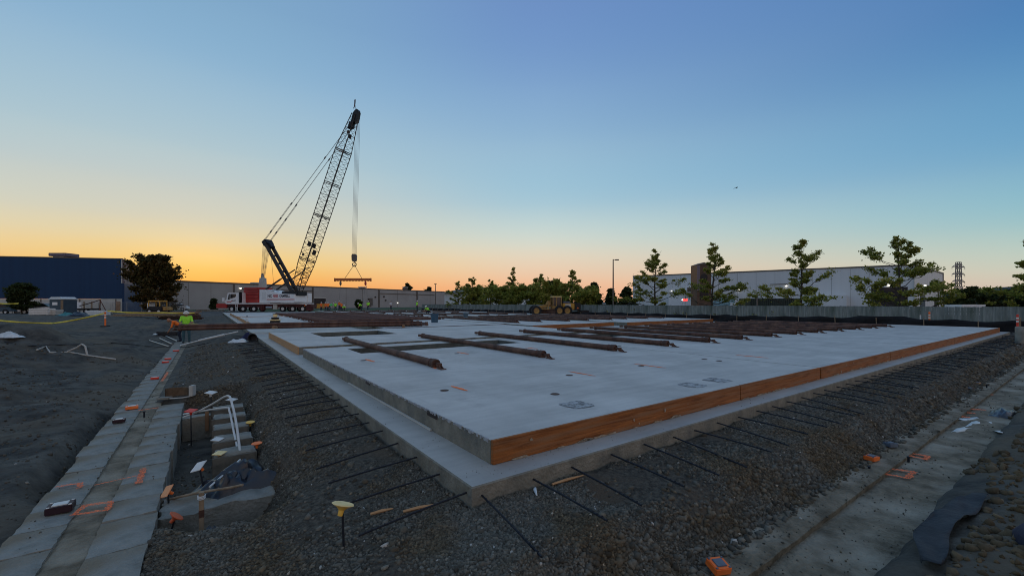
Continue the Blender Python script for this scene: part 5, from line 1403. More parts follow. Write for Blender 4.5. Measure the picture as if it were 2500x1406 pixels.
m2 = MB(); m2.bevbox(cx(646), cx(657), -1.6, -1.0, cz(757), cz(744), .05); m2.cyl((cx(652), -1.6, cz(759)), (cx(652), -1.6, cz(745)), .1, n=10); part('outrigger', m2, M['darkred'], cr)
m2 = MB(); m2.bevbox(cx(756), cx(772), -1.5, -.9, cz(758), cz(747), .06); m2.cyl((cx(766), -1.3, cz(760)), (cx(766), -1.3, cz(748)), .1, n=10); part('outrigger', m2, M['darkred'], cr)
m2 = MB(); m2.lathe([(.001, 0), (.62, 0), (.7, .06), (.4, .12), (.001, .14)], 18, Matrix.Translation((cx(580), -2.0, .01))); part('outrigger_pad', m2, M['bandwall'], cr)
m2 = MB(); m2.lathe([(.9, cz(742)), (.9, cz(739))], 20, Matrix.Translation((0, 0, 0))); part('slew_ring', m2, M['black'], cr)
# upper works, slewed towards the camera on the right
PHI = math.radians(-18); RU = Matrix.Rotation(PHI, 4, 'Z'); cu_ = 1 / math.cos(PHI)


def ux(px): xx = (px - CX) / K; return (xx * YC - cr.location.x) / (math.cos(PHI) - xx * math.sin(PHI))


def uz(px, py): return H + (HZ - py) * (YC + ux(px) * math.sin(PHI)) / K


for k, (za, zb, x0, x1) in enumerate(((739, 729, 609, 650), (728.6, 720, 610, 650), (719.6, 714, 611, 650), (713.6, 708, 612, 650), (707.6, 702, 613, 648))):
    m2 = MB(); m2.bevbox(ux(x0), ux(x1), -1.62, 1.62, cz(za), cz(zb), .10, RU); part('counterweight', m2, M['red'], cr)
hp = [(650.3, 739), (650.3, 707), (669, 708), (700, 717.5), (734, 719), (735, 737), (733, 739)]
m2 = MB(); m2.prism([(ux(a), cz(b)) for a, b in hp], -1.5, 1.5, RU); house = part('machinery_house', m2, M['white'], cr)
m2 = MB(); m2.box(ux(656), ux(666), -1.525, -1.505, cz(732), cz(713), RU); part('access_door', m2, M['hub'], house)
m2 = MB(); m2.box(ux(668), ux(735), -1.525, -1.505, cz(732.2), cz(730.4), RU); part('red_stripe', m2, M['logored'], house)
m2 = MB(); m2.box(ux(674), ux(681), -1.45, -1.0, cz(712), cz(710.5), RU); part('roof_hatch', m2, M['black'], house)
TU = lambda px, py: RU @ Matrix.Translation((ux(px), -1.515, cz(py))) @ Matrix.Rotation(math.pi / 2, 4, 'X')
text_part('lettering', 'NC', .72, M['logodark'], house, TU(670, 726.0), width=1.0)
text_part('lettering', 'NESS', .74, M['logored'], house, TU(683, 726.3), width=.72)
text_part('lettering', 'CAMPBELL', .74, M['logodark'], house, TU(698.5, 726.3), width=.70)
m2 = MB(); m2.bevbox(ux(700), ux(738), -1.15, 1.15, cz(722), cz(712.5), .05, RU); part('boom_foot_frame', m2, M['black'], cr)
# operator cab on the far side of the boom foot
m2 = MB(); m2.bevbox(ux(716), ux(736), 1.52, 2.6, cz(739), cz(716), .08, RU); part('operator_cab', m2, M['white'], cr)
# boom
A0 = Vector((ux(724), 0, uz(724, 714))); A1 = Vector((ux(868), 0, uz(868, 280))); ad = (A1 - A0).normalized(); pn = Vector((-ad.z, 0, ad.x)); BL = (A1 - A0).length


def bp(t, i, l):
    wI = np.interp(t, [0, .18, .80, 1.0], [.7, 1.95, 1.95, .75]) / 2; wL = np.interp(t, [0, .14, .80, 1.0], [1.7, 1.95, 1.95, 1.0]) / 2
    return RU @ (A0 + ad * (t * BL) + pn * (wI * i) + Vector((0, wL * l, 0)))


chord = MB(); lace = MB(); n = 36; ts = [i / n for i in range(n + 1)]; sg = [(-1, -1), (1, -1), (1, 1), (-1, 1)]
for (i, l) in sg: chord.tube([bp(t, i, l) for t in ts], .068, 6)
for k in range(n):
    t0, t1 = ts[k], ts[k + 1]
    for q in range(4):
        a, b = sg[q], sg[(q + 1) % 4]
        if k % 2: a, b = b, a
        lace.cyl(bp(t0, *a), bp(t1, *b), .03, n=5)
        if k % 4 == 0 or q % 2 == 0: lace.cyl(bp(t0, *a), bp(t0, *b), .03, n=5)
for tt in (.19, .44, .62, .80):
    for q in range(4):
        a, b = sg[q], sg[(q + 1) % 4]
        for dt in (-.004, .004): lace.cyl(bp(tt + dt, *a), bp(tt + dt, *b), .06, n=5)
boom = part('boom_chords', chord, M['lattice'], cr, True); part('boom_lacing', lace, M['lattice'], boom)
m2 = MB()
for k in range(9): t0, t1 = .02 + k * .016, .02 + (k + 1) * .016; m2.cyl(bp(t0, -1, -1 + 2 * (k % 2)), bp(t1, -1, 1 - 2 * (k % 2)), .06, n=5)
part('boom_butt_bracing', m2, M['lattice'], boom)
HX = RU @ Matrix.Translation(A1)
m2 = MB(); m2.prism([(-.75, -1.6), (.35, -1.4), (.75, .2), (.55, .75), (.15, .55), (-.2, .2)], -.45, .45, HX); m2.lathe([(.001, -.3), (.45, -.3), (.4, 0), (.45, .3), (.001, .3)], 16, HX @ Matrix.Translation((.35, 0, .3)) @ Matrix.Rotation(math.pi / 2, 4, 'X')); m2.prism([(-1.3, -2.4), (-.6, -2.2), (-.5, -1.4), (-.9, -1.2)], -.5, .5, HX); part('boom_head', m2, M['black'], cr)
m2 = MB(); m2.cyl(HX @ Vector((.1, 0, .6)), HX @ Vector((-.25, 0, 2.6)), .03, n=5); fl_ = part('flag_pole', m2, M['lattice'], cr)
m2 = MB(); vs = []
for i in range(5):
    for j in range(4): vs.append(HX @ Vector((-.25 - .02 * i + j * .10 * (1 - i * .12) - (0.12 if i > 3 else 0), .05 * math.sin(j * 2 + i), 2.6 - i * .38)))
m2.add(vs, [(i * 4 + j, i * 4 + j + 1, (i + 1) * 4 + j + 1, (i + 1) * 4 + j) for i in range(4) for j in range(3)]); part('flag', m2, mat('dark flag', (.06, .02, .03), (.10, .04, .05), 3, .9), fl_).modifiers.new('t', 'SOLIDIFY').thickness = .02
for tt, i, l, sz in ((.28, -1.0, -.6, .42), (.275, .9, .2, .42), (.245, -1.25, -.3, .42), (.21, 1.05, -.3, .25), (.885, -.3, .2, .35), (.905, .8, .3, .3)):
    m2 = MB(); m2.bevbox(-sz * .6, sz * .6, -sz * .6, sz * .6, -sz, sz, .06, Matrix.Translation(bp(tt, i, l)) @ Matrix.Rotation(math.radians(18), 4, 'Y')); part('boom_winch_box', m2, M['black'] if sz > .3 else M['greytrim'], cr)
# mast
B0 = Vector((ux(720), 0, uz(720, 714))); B1 = Vector((ux(654), 0, uz(654, 594))); md = (B1 - B0).normalized(); mp = Vector((-md.z, 0, md.x)); ML = (B1 - B0).length
MX = RU @ Matrix.Translation(B0) @ Matrix(((md.x, 0, mp.x, 0), (0, 1, 0, 0), (md.z, 0, mp.z, 0), (0, 0, 0, 1)))
for sy in (-1, 1):
    m2 = MB(); m2.bevbox(0, ML, sy * .62 - .2, sy * .62 + .2, -.28, .28, .03, MX); part('mast_beam', m2, M['lattice'], cr)
m2 = MB()
m2.bevbox(ML - .5, ML + .6, -.85, .85, -.5, .5, .1, MX); m2.bevbox(ML - 1.4, ML - .5, -.5, .5, -.7, -.2, .1, MX); part('mast_head', m2, M['black'], cr)
for k in range(6): m2 = MB(); x = ML * (.1 + .16 * k); m2.box(x - .12, x + .12, -.5, .5, -.12, .12, MX); part('mast_plate', m2, M['black'], cr)
topm = RU @ (B1 + md * .3)
m2 = MB(); hd = HX @ Vector((-.7, 0, -1.6))
for y in (-.55, .55): m2.cyl(topm + RU @ Vector((0, y, .2)), hd + RU @ Vector((0, y * .8, 0)), .045, n=5)
for y in (-.75, .75): q0 = topm + RU @ Vector((0, y, .2)); q1 = hd + RU @ Vector((0, y * .8, 0)); m2.cyl(q0, q0.lerp(q1, .33), .03, n=5)
for t in (.08, .2, .33, .72):
    for y in (-.6, .6): q0 = topm + RU @ Vector((0, y, .2)); q1 = hd + RU @ Vector((0, y * .8, 0)); c_ = q0.lerp(q1, t); d_ = (q1 - q0).normalized(); m2.cyl(c_ - d_ * .25, c_ + d_ * .25, .11, n=6)
part('pendant_lines', m2, M['cable'], cr)
m2 = MB(); low = RU @ Vector((ux(641), 0, cz(684)))
for k in range(8): y = -.7 + 1.4 * k / 7; m2.cyl(RU @ (B1 + Vector((-.35 + .03 * k, y, .1))), low + RU @ Vector((.06 * (k % 3), y * .5, .3)), .03, n=4)
part('hoist_reeving', m2, mat('greased rope', (.26, .20, .15), (.32, .25, .19), 3, .6), cr)
m2 = MB(); m2.prism([(ux(636), cz(702)), (ux(639), cz(678)), (ux(645), cz(678)), (ux(646), cz(702))], -.5, .5, RU); m2.prism([(ux(638), cz(684)), (ux(641), cz(666)), (ux(645), cz(684))], -.2, .2, RU); part('gantry', m2, M['bandwall'], cr)
m2 = MB()
for y, (q0, q1) in ((-.8, ((658, 706), (728, 661))), (.8, ((666, 707), (736, 661)))): m2.cyl(RU @ Vector((ux(q0[0]), y, cz(q0[1]))), RU @ Vector((ux(q1[0]), y, cz(q1[1]))), .11, n=8); m2.cyl(RU @ Vector((ux(q0[0]), y, cz(q0[1]))), (RU @ Vector((ux(q0[0]), y, cz(q0[1])))).lerp(RU @ Vector((ux(q1[0]), y, cz(q1[1]))), .5), .16, n=8)
part('boom_backstop', m2, M['lattice'], cr)
m2 = MB(); m2.cyl(RU @ (B1 + Vector((.5, .1, -.5))), RU @ Vector((ux(668), .1, cz(706))), .025, n=4); m2.cyl(bp(.16, -1, 0), RU @ Vector((ux(712), 0, cz(672))), .03, n=4); part('tag_line', m2, M['lattice'], cr)
# hoist ropes
tipw = HX @ Vector((.55, 0, .2)); YT = YC + tipw.y; tx = lambda px: (px - CX) * YT / K - cr.location.x; tz = lambda py: H + (HZ - py) * YT / K; blk = Vector((tx(865), tipw.y, tz(625)))
m2 = MB()
for k in range(5): y = -.25 + .125 * k; m2.cyl(tipw + Vector((-.36 + .15 * k, y, 0)), blk + Vector((-.3 + .14 * k, y, 0)), .022, n=4)
part('hoist_ropes', m2, M['cable'], cr)
cw = Vector(cr.location)
hb = thing('hook_block', 'dark hook block hanging on the hoist ropes above the spreader bar', 'hook block', cw + Vector((tx(865), tipw.y, tz(638)))); m2 = MB()
m2.prism([(-.36, .15), (-.40, 1.0), (-.25, 1.25), (.25, 1.25), (.40, 1.0), (.36, .15), (.2, -.05), (-.2, -.05)], -.3, .3); part('sheave_case', m2, M['greytrim'], hb)
m2 = MB(); R_ = .33; m2.tube([(R_ * math.sin(a), 0, -.55 + R_ * math.cos(a)) for a in np.linspace(.35, 5.9, 16)], [.09] * 12 + [.08, .07, .06, .04], 8); m2.cyl((0, 0, -.3), (0, 0, .1), .08); part('hook', m2, M['greytrim'], hb, True)
sp = thing('spreader_bar', 'orange spreader bar with holes along its lower edge hanging from the hook', 'spreader bar', cw + Vector((tx(861.5), tipw.y, tz(683)))); m2 = MB()
m2.bevbox(-3.15, 3.15, -.18, .18, -.12, .26, .02)
for k in range(24): m2.prism([(-3.05 + k * .26, -.12), (-2.9 + k * .26, -.12), (-2.93 + k * .26, -.26), (-3.02 + k * .26, -.26)], -.12, .12)
m2.bevbox(-3.2, -3.1, -.22, .22, -.3, .3, .02); m2.bevbox(3.1, 3.2, -.22, .22, -.3, .3, .02); part('beam', m2, mat('orange bar paint', (.40, .11, .03), (.50, .16, .05), 3, .6), sp)
hk = Vector((tx(865) - tx(861.5), 0, tz(646) - tz(683)))
m2 = MB(); m2.cyl((-1.4, 0, .25), hk, .04, n=5); m2.cyl((1.55, 0, .25), hk, .04, n=5); part('sling', m2, M['lattice'], sp)
m2 = MB()
for x, zl, xe in ((-2.15, cz(744), -2.3), (2.2, cz(744), 1.9), (2.25, cz(738), 2.75)): m2.tube([(x, 0, -.25), ((x + xe) / 2, -.1, (zl - cz(683)) * .5), (xe, -.4, zl - cz(683))], .03, 5)
part('hanging_chain', m2, M['cable'], sp)
for x in (-2.15, 2.2):
    m2 = MB(); m2.lathe([(.05, -.2), (.16, -.35), (.2, -.75), (.1, -.95), (.001, -1.0)], 10, Matrix.Translation((x, 0, 0))); part('swivel', m2, M['red'] if x > 0 else M['greytrim'], sp, True)

# ================================================================== MOTOR GRADER
YG = 54.0; sG = YG / K
gr = thing('motor_grader', 'muddy yellow motor grader parked beyond the braces', 'grader', F(1362, 740, YG), .10); gr.location.z = .04
gx = lambda px: (px - 1362) * sG / math.cos(.10); gz = lambda py: H + (HZ - py) * sG
tmg, hmg = wheel_meshes(.62, .42, M['mudyellow'], .6)
for px in (1306, 1361.5, 1380.5):
    for sy in (-1, 1): add_wheel(gr, (gx(px), sy * 1.05, .62), tmg, hmg, sy)
m2 = MB(); m2.prism([(gx(1303), gz(753)), (gx(1312), gz(748)), (gx(1332), gz(744)), (gx(1345), gz(744)), (gx(1350), gz(750)), (gx(1338), gz(750)), (gx(1316), gz(754)), (gx(1308), gz(758))], -.22, .22); part('main_frame', m2, M['mudyellow'], gr)
m2 = MB(); m2.bevbox(gx(1300), gx(1313), -.95, .95, gz(760), gz(755), .06); part('front_axle', m2, M['mudyellow'], gr)
m2 = MB(); m2.bevbox(gx(1312), gx(1320), -.35, .35, gz(760), gz(750), .05); m2.lathe([(.75, 0), (.8, .06), (.75, .12)], 18, Matrix.Translation((gx(1333), 0, .75))); m2.cyl((gx(1314), 0, .95), (gx(1333), 0, .8), .12, n=8); part('drawbar_circle', m2, M['mudyellow'], gr)
m2 = MB(); n = 8
m2.prism([(gx(1330) + .22 * math.cos(a), .45 + .40 * math.sin(a)) for a in np.linspace(-1.3, 1.3, n)] + [(gx(1330) + .17 * math.cos(a), .45 + .36 * math.sin(a)) for a in np.linspace(1.3, -1.3, n)], -1.8, 1.8, Matrix.Translation((gx(1330), 0, 0)) @ Matrix.Rotation(.5, 4, 'Z') @ Matrix.Translation((-gx(1330), 0, 0))); part('blade', m2, M['rust'], gr)
m2 = MB()
for sy in (-1, 1): m2.cyl((gx(1337), sy * .5, gz(737)), (gx(1336), sy * .7, .9), .07, n=8)
m2.bevbox(gx(1334), gx(1340), -.7, .7, gz(746), gz(740), .04); m2.bevbox(gx(1336), gx(1343), -.35, .35, gz(744), gz(735), .06); part('lift_cylinders', m2, M['mudyellow'], gr)
m2 = MB(); m2.bevbox(gx(1346), gx(1369), -.72, .72, gz(726.5), gz(724), .04); cab_ = part('cab_roof', m2, M['captop'], gr)
for px in (1347.5, 1356, 1367.5):
    for sy in (-1, 1): m2 = MB(); m2.box(gx(px) - .05, gx(px) + .05, sy * .66 - .05, sy * .66 + .05, gz(751), gz(726.5)); part('cab_post', m2, M['mudyellow'], cab_)
m2 = MB(); m2.box(gx(1348.5), gx(1366.5), -.60, .60, gz(750), gz(727)); part('cab_glass', m2, M['glass'], cab_)
m2 = MB(); m2.bevbox(gx(1346), gx(1370), -.75, .75, gz(757), gz(748), .05); part('cab_base', m2, M['mudyellow'], gr)
m2 = MB(); m2.bevbox(gx(1371), gx(1400), -.75, .75, gz(757), gz(741), .08); part('engine_hood', m2, M['yellow'], gr)
m2 = MB(); m2.box(gx(1377), gx(1391), -.775, -.752, gz(750), gz(743)); part('pale_decal', m2, M['bandwall'], gr)
m2 = MB(); m2.bevbox(gx(1372), gx(1390), -.6, .6, gz(740.8), gz(736.5), .08); part('hood_cover', m2, mat('blue hood cover', (.06, .09, .15), (.09, .12, .19), 3, .6), gr)
m2 = MB(); m2.bevbox(gx(1400.5), gx(1415), -.8, .8, gz(758), gz(740), .06); part('radiator_box', m2, M['black'], gr)
m2 = MB(); m2.prism([(gx(1405), gz(754)), (gx(1410), gz(754)), (gx(1407.5), gz(750))], -.83, -.81); part('slow_triangle', m2, M['caporange'], gr)
m2 = MB(); m2.cyl((gx(1375), .2, gz(741)), (gx(1375), .2, gz(728)), .06, n=8); part('exhaust_pipe', m2, M['black'], gr)
m2 = MB(); m2.bevbox(gx(1414), gx(1432), -1.0, 1.0, gz(765), gz(758), .08)
for k in range(5): m2.prism([(gx(1422), gz(762)), (gx(1434), gz(758)), (gx(1434), gz(766)), (gx(1430), gz(768)), (gx(1430), gz(762))], -1.0 + k * .45, -.85 + k * .45)
part('rear_ripper', m2, M['black'], gr)
for sy in (-1, 1): m2 = MB(); m2.bevbox(gx(1357), gx(1385), sy * .72 - .1, sy * .72 + .1, .45, .85, .05); part('tandem_case', m2, M['mudyellow'], gr)


# ================================================================== PEOPLE
def loft(mb, p0, p1, r0, r1, n=10, flat=1.0):
    """tapered capsule between two joints"""
    p0, p1 = Vector(p0), Vector(p1); d = p1 - p0; L_ = d.length; d.normalize(); pts, rs = [], []
    for a in (-.95, -.6, -.2): pts.append(p0 + d * r0 * a); rs.append(r0 * math.sqrt(1 - a * a))
    for k in range(5): pts.append(p0.lerp(p1, k / 4)); rs.append(r0 + (r1 - r0) * k / 4)
    for a in (.2, .6, .95): pts.append(p1 + d * r1 * a); rs.append(r1 * math.sqrt(1 - a * a))
    mb.tube(pts, rs, n)


def pose_joints(kind, arm=0):
    """joints of a 1.75 m adult facing -y"""
    if kind in ('stand', 'carry', 'walk'):
        st = .0 if kind != 'walk' else .22
        J = dict(pel=(0, 0, .95), chest=(0, -.02, 1.32), neck=(0, -.02, 1.47), head=(0, -.045, 1.62),
                 hipL=(.10, 0, .93), hipR=(-.10, 0, .93), kneL=(.12, -.03 - st, .50), kneR=(-.12, -.03 + st * .5, .50), ankL=(.13, .02 - st, .09), ankR=(-.13, .02 + st * 1.3, .09),
                 shL=(.20, -.01, 1.42), shR=(-.20, -.01, 1.42), elL=(.27, .02, 1.14), elR=(-.27, .02, 1.14), wrL=(.25, -.12, .90), wrR=(-.25, -.12, .90))
        if kind == 'carry': J.update(elL=(.28, -.10, 1.16), elR=(-.28, -.10, 1.16), wrL=(.18, -.36, 1.08), wrR=(-.20, -.34, 1.05), head=(0, -.07, 1.61))
    elif kind == 'bend':
        J = dict(pel=(0, .10, .88), chest=(0, -.22, 1.14), neck=(0, -.34, 1.22), head=(0, -.46, 1.27),
                 hipL=(.10, .10, .86), hipR=(-.10, .10, .86), kneL=(.14, -.02, .47), kneR=(-.14, .0, .47), ankL=(.15, .06, .09), ankR=(-.15, .08, .09),
                 shL=(.20, -.28, 1.17), shR=(-.20, -.28, 1.17), elL=(.24, -.36, .88), elR=(-.24, -.34, .88), wrL=(.16, -.48, .66), wrR=(-.16, -.48, .64))
    else:                                              # crouch
        J = dict(pel=(0, .16, .38), chest=(0, -.04, .68), neck=(0, -.14, .80), head=(0, -.22, .92),
                 hipL=(.11, .15, .37), hipR=(-.11, .15, .37), kneL=(.17, -.24, .52), kneR=(-.17, -.22, .50), ankL=(.16, .04, .09), ankR=(-.16, .05, .09),
                 shL=(.20, -.09, .76), shR=(-.20, -.09, .76), elL=(.27, -.24, .54), elR=(-.27, -.24, .54), wrL=(.14, -.44, .36), wrR=(-.14, -.44, .34))
    return {k: Vector(v) for k, v in J.items()}


BODY = {}


def body_mesh(kind, voxel=.022):
    if (kind, voxel) in BODY: return BODY[kind, voxel]
    J = pose_joints(kind); mb = MB(); bones = []

    def bone(a, b, r0, r1, reg): loft(mb, J[a] if isinstance(a, str) else a, J[b] if isinstance(b, str) else b, r0, r1); bones.append((Vector(J[a] if isinstance(a, str) else a), Vector(J[b] if isinstance(b, str) else b), reg))
    lat = Vector((.075, 0, 0))
    bone(J['pel'] + lat * .7, J['chest'] + lat * .9, .115, .118, 1); bone(J['pel'] - lat * .7, J['chest'] - lat * .9, .115, .118, 1); bone('shL', 'shR', .075, .075, 1); bone('chest', 'neck', .10, .06, 1)
    bone(J['pel'] + Vector((.05, 0, -.02)), J['pel'] - Vector((.05, 0, .02)), .13, .13, 2)
    bone('neck', 'head', .055, .06, 0)
    up = (J['head'] - J['neck']).normalized(); mb.sphere(J['head'] + up * .02, (.078, .098, .115), 14, 10); bones.append((J['head'], J['head'] + up * .05, 0))
    fw = Vector((0, -1, -.15 if kind != 'stand' else 0)).normalized(); mb.sphere(J['head'] + fw * .10 + up * -.005, (.016, .024, .026), 8, 6)
    for sx in (-1, 1): mb.sphere(J['head'] + Vector((sx * .08, .01, -.0)), (.014, .026, .034), 8, 6)
    for s_, q in (('L', 1), ('R', -1)):
        bone('hip' + s_, 'kne' + s_, .092, .066, 2); bone('kne' + s_, 'ank' + s_, .068, .050, 2); bone('ank' + s_, J['ank' + s_] + Vector((.02 * q, -.17, -.045)), .052, .042, 3)
        bone('sh' + s_, 'el' + s_, .062, .050, 1); bone('el' + s_, 'wr' + s_, .046, .034, 0)
        d = (J['wr' + s_] - J['el' + s_]).normalized(); pal = J['wr' + s_] + d * .055; bone('wr' + s_, pal, .034, .036, 4)
        side = d.cross(Vector((0, 0, 1))); side = side.normalized() if side.length > .1 else Vector((1, 0, 0)); side = d.cross(side).normalized() if False else side
        curl = Vector((0, -.3, -.8)).normalized() if abs(d.z) < .7 else Vector((-q * .3, -.6, -.4)).normalized()
        for k in range(4):
            o_ = side * (-.030 + .020 * k); l1 = (.036, .042, .039, .030)[k]; a = pal + d * .02 + o_; b = a + d * l1 + curl * .006; c = b + (d * .55 + curl * .6) * l1 * .9
            loft(mb, a, b, .0105, .010, 7); loft(mb, b, c, .010, .0085, 7); bones.append((a, c, 4))
        a = J['wr' + s_] + d * .02 - side * .028; b = a + d * .035 - side * .025; loft(mb, a, b, .012, .011, 7); loft(mb, b, b + d * .03 + curl * .012, .011, .009, 7); bones.append((a, b, 4))
    me = bpy.data.meshes.new('tmp'); me.from_pydata(mb.v, [], mb.f); t = bpy.data.objects.new('tmp', me); COL.objects.link(t)
    bm = bmesh.new(); bm.from_mesh(me); bmesh.ops.recalc_face_normals(bm, faces=bm.faces); bm.to_mesh(me); bm.free()
    r = t.modifiers.new('r', 'REMESH'); r.mode = 'VOXEL'; r.voxel_size = voxel; s = t.modifiers.new('s', 'SMOOTH'); s.iterations = 2; s.factor = .4
    dg = bpy.context.evaluated_depsgraph_get(); dg.update(); out = bpy.data.meshes.new_from_object(t.evaluated_get(dg)); bpy.data.objects.remove(t); bpy.data.meshes.remove(me)
    C_ = np.empty(len(out.polygons) * 3); out.polygons.foreach_get('center', C_); C_ = C_.reshape(-1, 3); best = np.full(len(C_), 9.); reg = np.zeros(len(C_), int)
    for a, b, g in bones:
        a_, b_ = np.array(a), np.array(b); d = b_ - a_; tt = np.clip(((C_ - a_) @ d) / max(d @ d, 1e-9), 0, 1); ds = np.linalg.norm(C_ - (a_ + tt[:, None] * d), axis=1) * (1.0 if g != 4 else .8)
        m_ = ds < best; best[m_] = ds[m_]; reg[m_] = g
    hd = np.linalg.norm(C_ - np.array(J['head'] + up * .02), axis=1) < .118; reg[hd] = 0
    reg[reg == 4] = 0
    out.polygons.foreach_set('material_index', np.minimum(reg, 3)); out.shade_smooth(); out.name = 'body_' + kind
    # vest shell: torso faces pushed out
    bm = bmesh.new(); bm.from_mesh(out); top = J['neck'].z if kind != 'bend' else 9
    keep = []
    for f in bm.faces:
        c_ = f.calc_center_median(); k_ = f.material_index == 1
        for q in ('L', 'R'):
            if (c_ - J['el' + q]).length < (c_ - J['sh' + q]).length * 1.05 or (c_ - J['sh' + q]).dot(J['el' + q] - J['sh' + q]) > .085 * (J['el' + q] - J['sh' + q]).length and abs(c_.x) > .185: k_ = False
        if not k_: keep.append(f)
    bmesh.ops.delete(bm, geom=keep, context='FACES')
    for v in bm.verts: v.co += v.normal * .014
    ve = bpy.data.meshes.new('vest'); bm.to_mesh(ve); bm.free(); ve.shade_smooth()
    hat = MB(); Xh = Matrix.Translation(J['head'] + up * .045 + Vector((0, .005, 0))) @ up.to_track_quat('Z', 'Y').to_matrix().to_4x4()
    hat.lathe([(.001, .118), (.045, .112), (.08, .088), (.100, .045), (.106, .015), (.145, .004), (.145, -.004), (.104, .0)], 18, Xh)
    hat.box(-.012, .012, -.085, .085, .06, .122, Xh)
    hm_ = hat.mesh('hard_hat', M['hat'], True)
    BODY[kind, voxel] = (out, ve, hm_); return BODY[kind, voxel]


def person(label, loc, rz, kind, shirt, vest=None, trousers='jeans', hat='hat', voxel=.022, group='construction workers', scale=1.0):
    b, v, h_ = body_mesh(kind, voxel); o = thing('person', label, 'person', loc, rz, group); o.scale = (scale,) * 3
    me = b.copy()
    for m in ('skin', shirt, trousers, 'black'): me.materials.append(M[m])
    link('body', me, o)
    if vest:
        vm_ = v.copy(); vm_.materials.clear(); vm_.materials.append(M[vest]); vm_.polygons.foreach_set('material_index', np.zeros(len(vm_.polygons), np.int32)); vo = link('safety_vest', vm_, o); vo.modifiers.new('t', 'SOLIDIFY').thickness = .006
    if hat:
        hm2 = h_.copy(); hm2.materials.clear(); hm2.materials.append(M[hat]); link('hard_hat', hm2, o)
    return o


def ppl(px, py_feet, Y):
    p = F(px, 740, Y); p.z = max(zat(p.x, p.y), 0.0 if 0 < AB(p)[0] < 34 and 0 < AB(p)[1] < 84 else -9); return p


# the two workers at the left, lifting the end of the long bundle
p = F(455, 836, 23.2); p.z = 1.6 - 98 * 23.2 / K
person('worker in a lime shirt and wide white hard hat lifting the long pipe bundle', Vector((p.x, p.y, p.z)), .55, 'carry', 'limevest', None, 'tealcloth', 'hat', .014, 'workers at the pipe bundle', 1.0)
p2 = F(438, 838, 23.9); p2.z = 1.6 - 95 * 23.9 / K
person('worker in an orange red shirt bending behind the lime-shirted one', p2, -.9, 'bend', 'orangevest', None, 'jeans', None, .018, 'workers at the pipe bundle', .97)
P_ = [(746, 79, 'bend', 'orangevest', 'jeans', 0.6, 'worker in orange bending beside the rear crane wheel'),
      (784, 76, 'stand', 'orangevest', 'jeans', 1.2, 'leftmost standing worker in orange right of the crane'),
      (795, 75, 'stand', 'orangevest', 'jeans', -.4, 'worker in orange with crossed stance beside the green-shirted one'),
      (801, 77, 'walk', 'orangevest', 'jeans', .3, 'worker in orange half hidden behind the green-shirted one'),
      (806, 74, 'bend', 'greenvest', 'jeans', 2.2, 'worker in green leaning forward in the group by the crane'),
      (819, 78, 'stand', 'limevest', 'jeans', 3.0, 'tallest standing worker in lime yellow at the centre of the group'),
      (828, 75, 'stand', 'orangevest', 'jeans', 2.6, 'left worker of the orange pair under the spreader bar'),
      (833, 77, 'stand', 'orangevest', 'jeans', -2.2, 'right worker of the orange pair under the spreader bar'),
      (839, 74, 'crouch', 'limevest', 'jeans', .8, 'worker in lime yellow crouching right of the orange pair'),
      (882, 73, 'bend', 'limevest', 'jeans', -1.0, 'worker in lime yellow bending below the right end of the spreader bar'),
      (899, 78, 'stand', 'limevest', 'jeans', .3, 'worker in lime yellow standing by the hanging chains'),
      (954, 80, 'stand', 'greyshirt', 'jeans', 1.0, 'worker in a pale grey shirt alone before the warehouse'),
      (1018, 66, 'stand', 'limevest', 'jeans', 2.0, 'worker in lime green standing alone near the slim lamp post'),
      (1044, 52, 'crouch', 'limevest', 'jeans', -.8, 'worker in lime yellow crouching just above the large blue bin')]
for (px, Y, kd, sh, trs, rz, lab_) in P_:
    q = ppl(px, 0, Y); a_, b_ = AB(q); on = any(a0 <= a_ <= a1 and b0 <= b_ <= b1 for a0, a1, b0, b1 in ((9.6, 20, 38, 50), (12, 22, 52, 62), (13, 32, 64, 76), (22.6, 33, 49.5, 62), (.5, 9, 47.5, 66))); q.z = PT if on else q.z
    person(lab_, q, rz, kd, sh, sh if kd == 'stand' and sh != 'greyshirt' else None, trs, 'hat' if sh != 'greyshirt' else None, .03)


# ================================================================== THINGS ON THE SLAB
def bin_(label, px, py, r, h_, m, z=PT):
    p = G(px, py, z); o = thing('plastic_bin', label, 'bin', p + Vector((0, 0, .004)), .3, 'blue plastic bins'); m2 = MB()
    m2.lathe([(.001, 0), (r * .82, 0), (r * .98, h_ * .92), (r * .92, h_ * .92), (r * .78, .04), (.001, .04)], 18); part('body', m2, m, o, True)
    m2 = MB(); m2.lathe([(r * .97, h_ * .9), (r * 1.06, h_ * .92), (r * 1.06, h_), (r * .95, h_), (r * .93, h_ * .9)], 18); part('rim', m2, m, o, True)
    m2 = MB()
    for s in (-1, 1): m2.tube([(s * r * .95, -.08, h_ * .8), (s * r * 1.15, -.08, h_ * .78), (s * r * 1.15, .08, h_ * .78), (s * r * .95, .08, h_ * .8)], .015, 6)
    part('handle', m2, m, o, True)


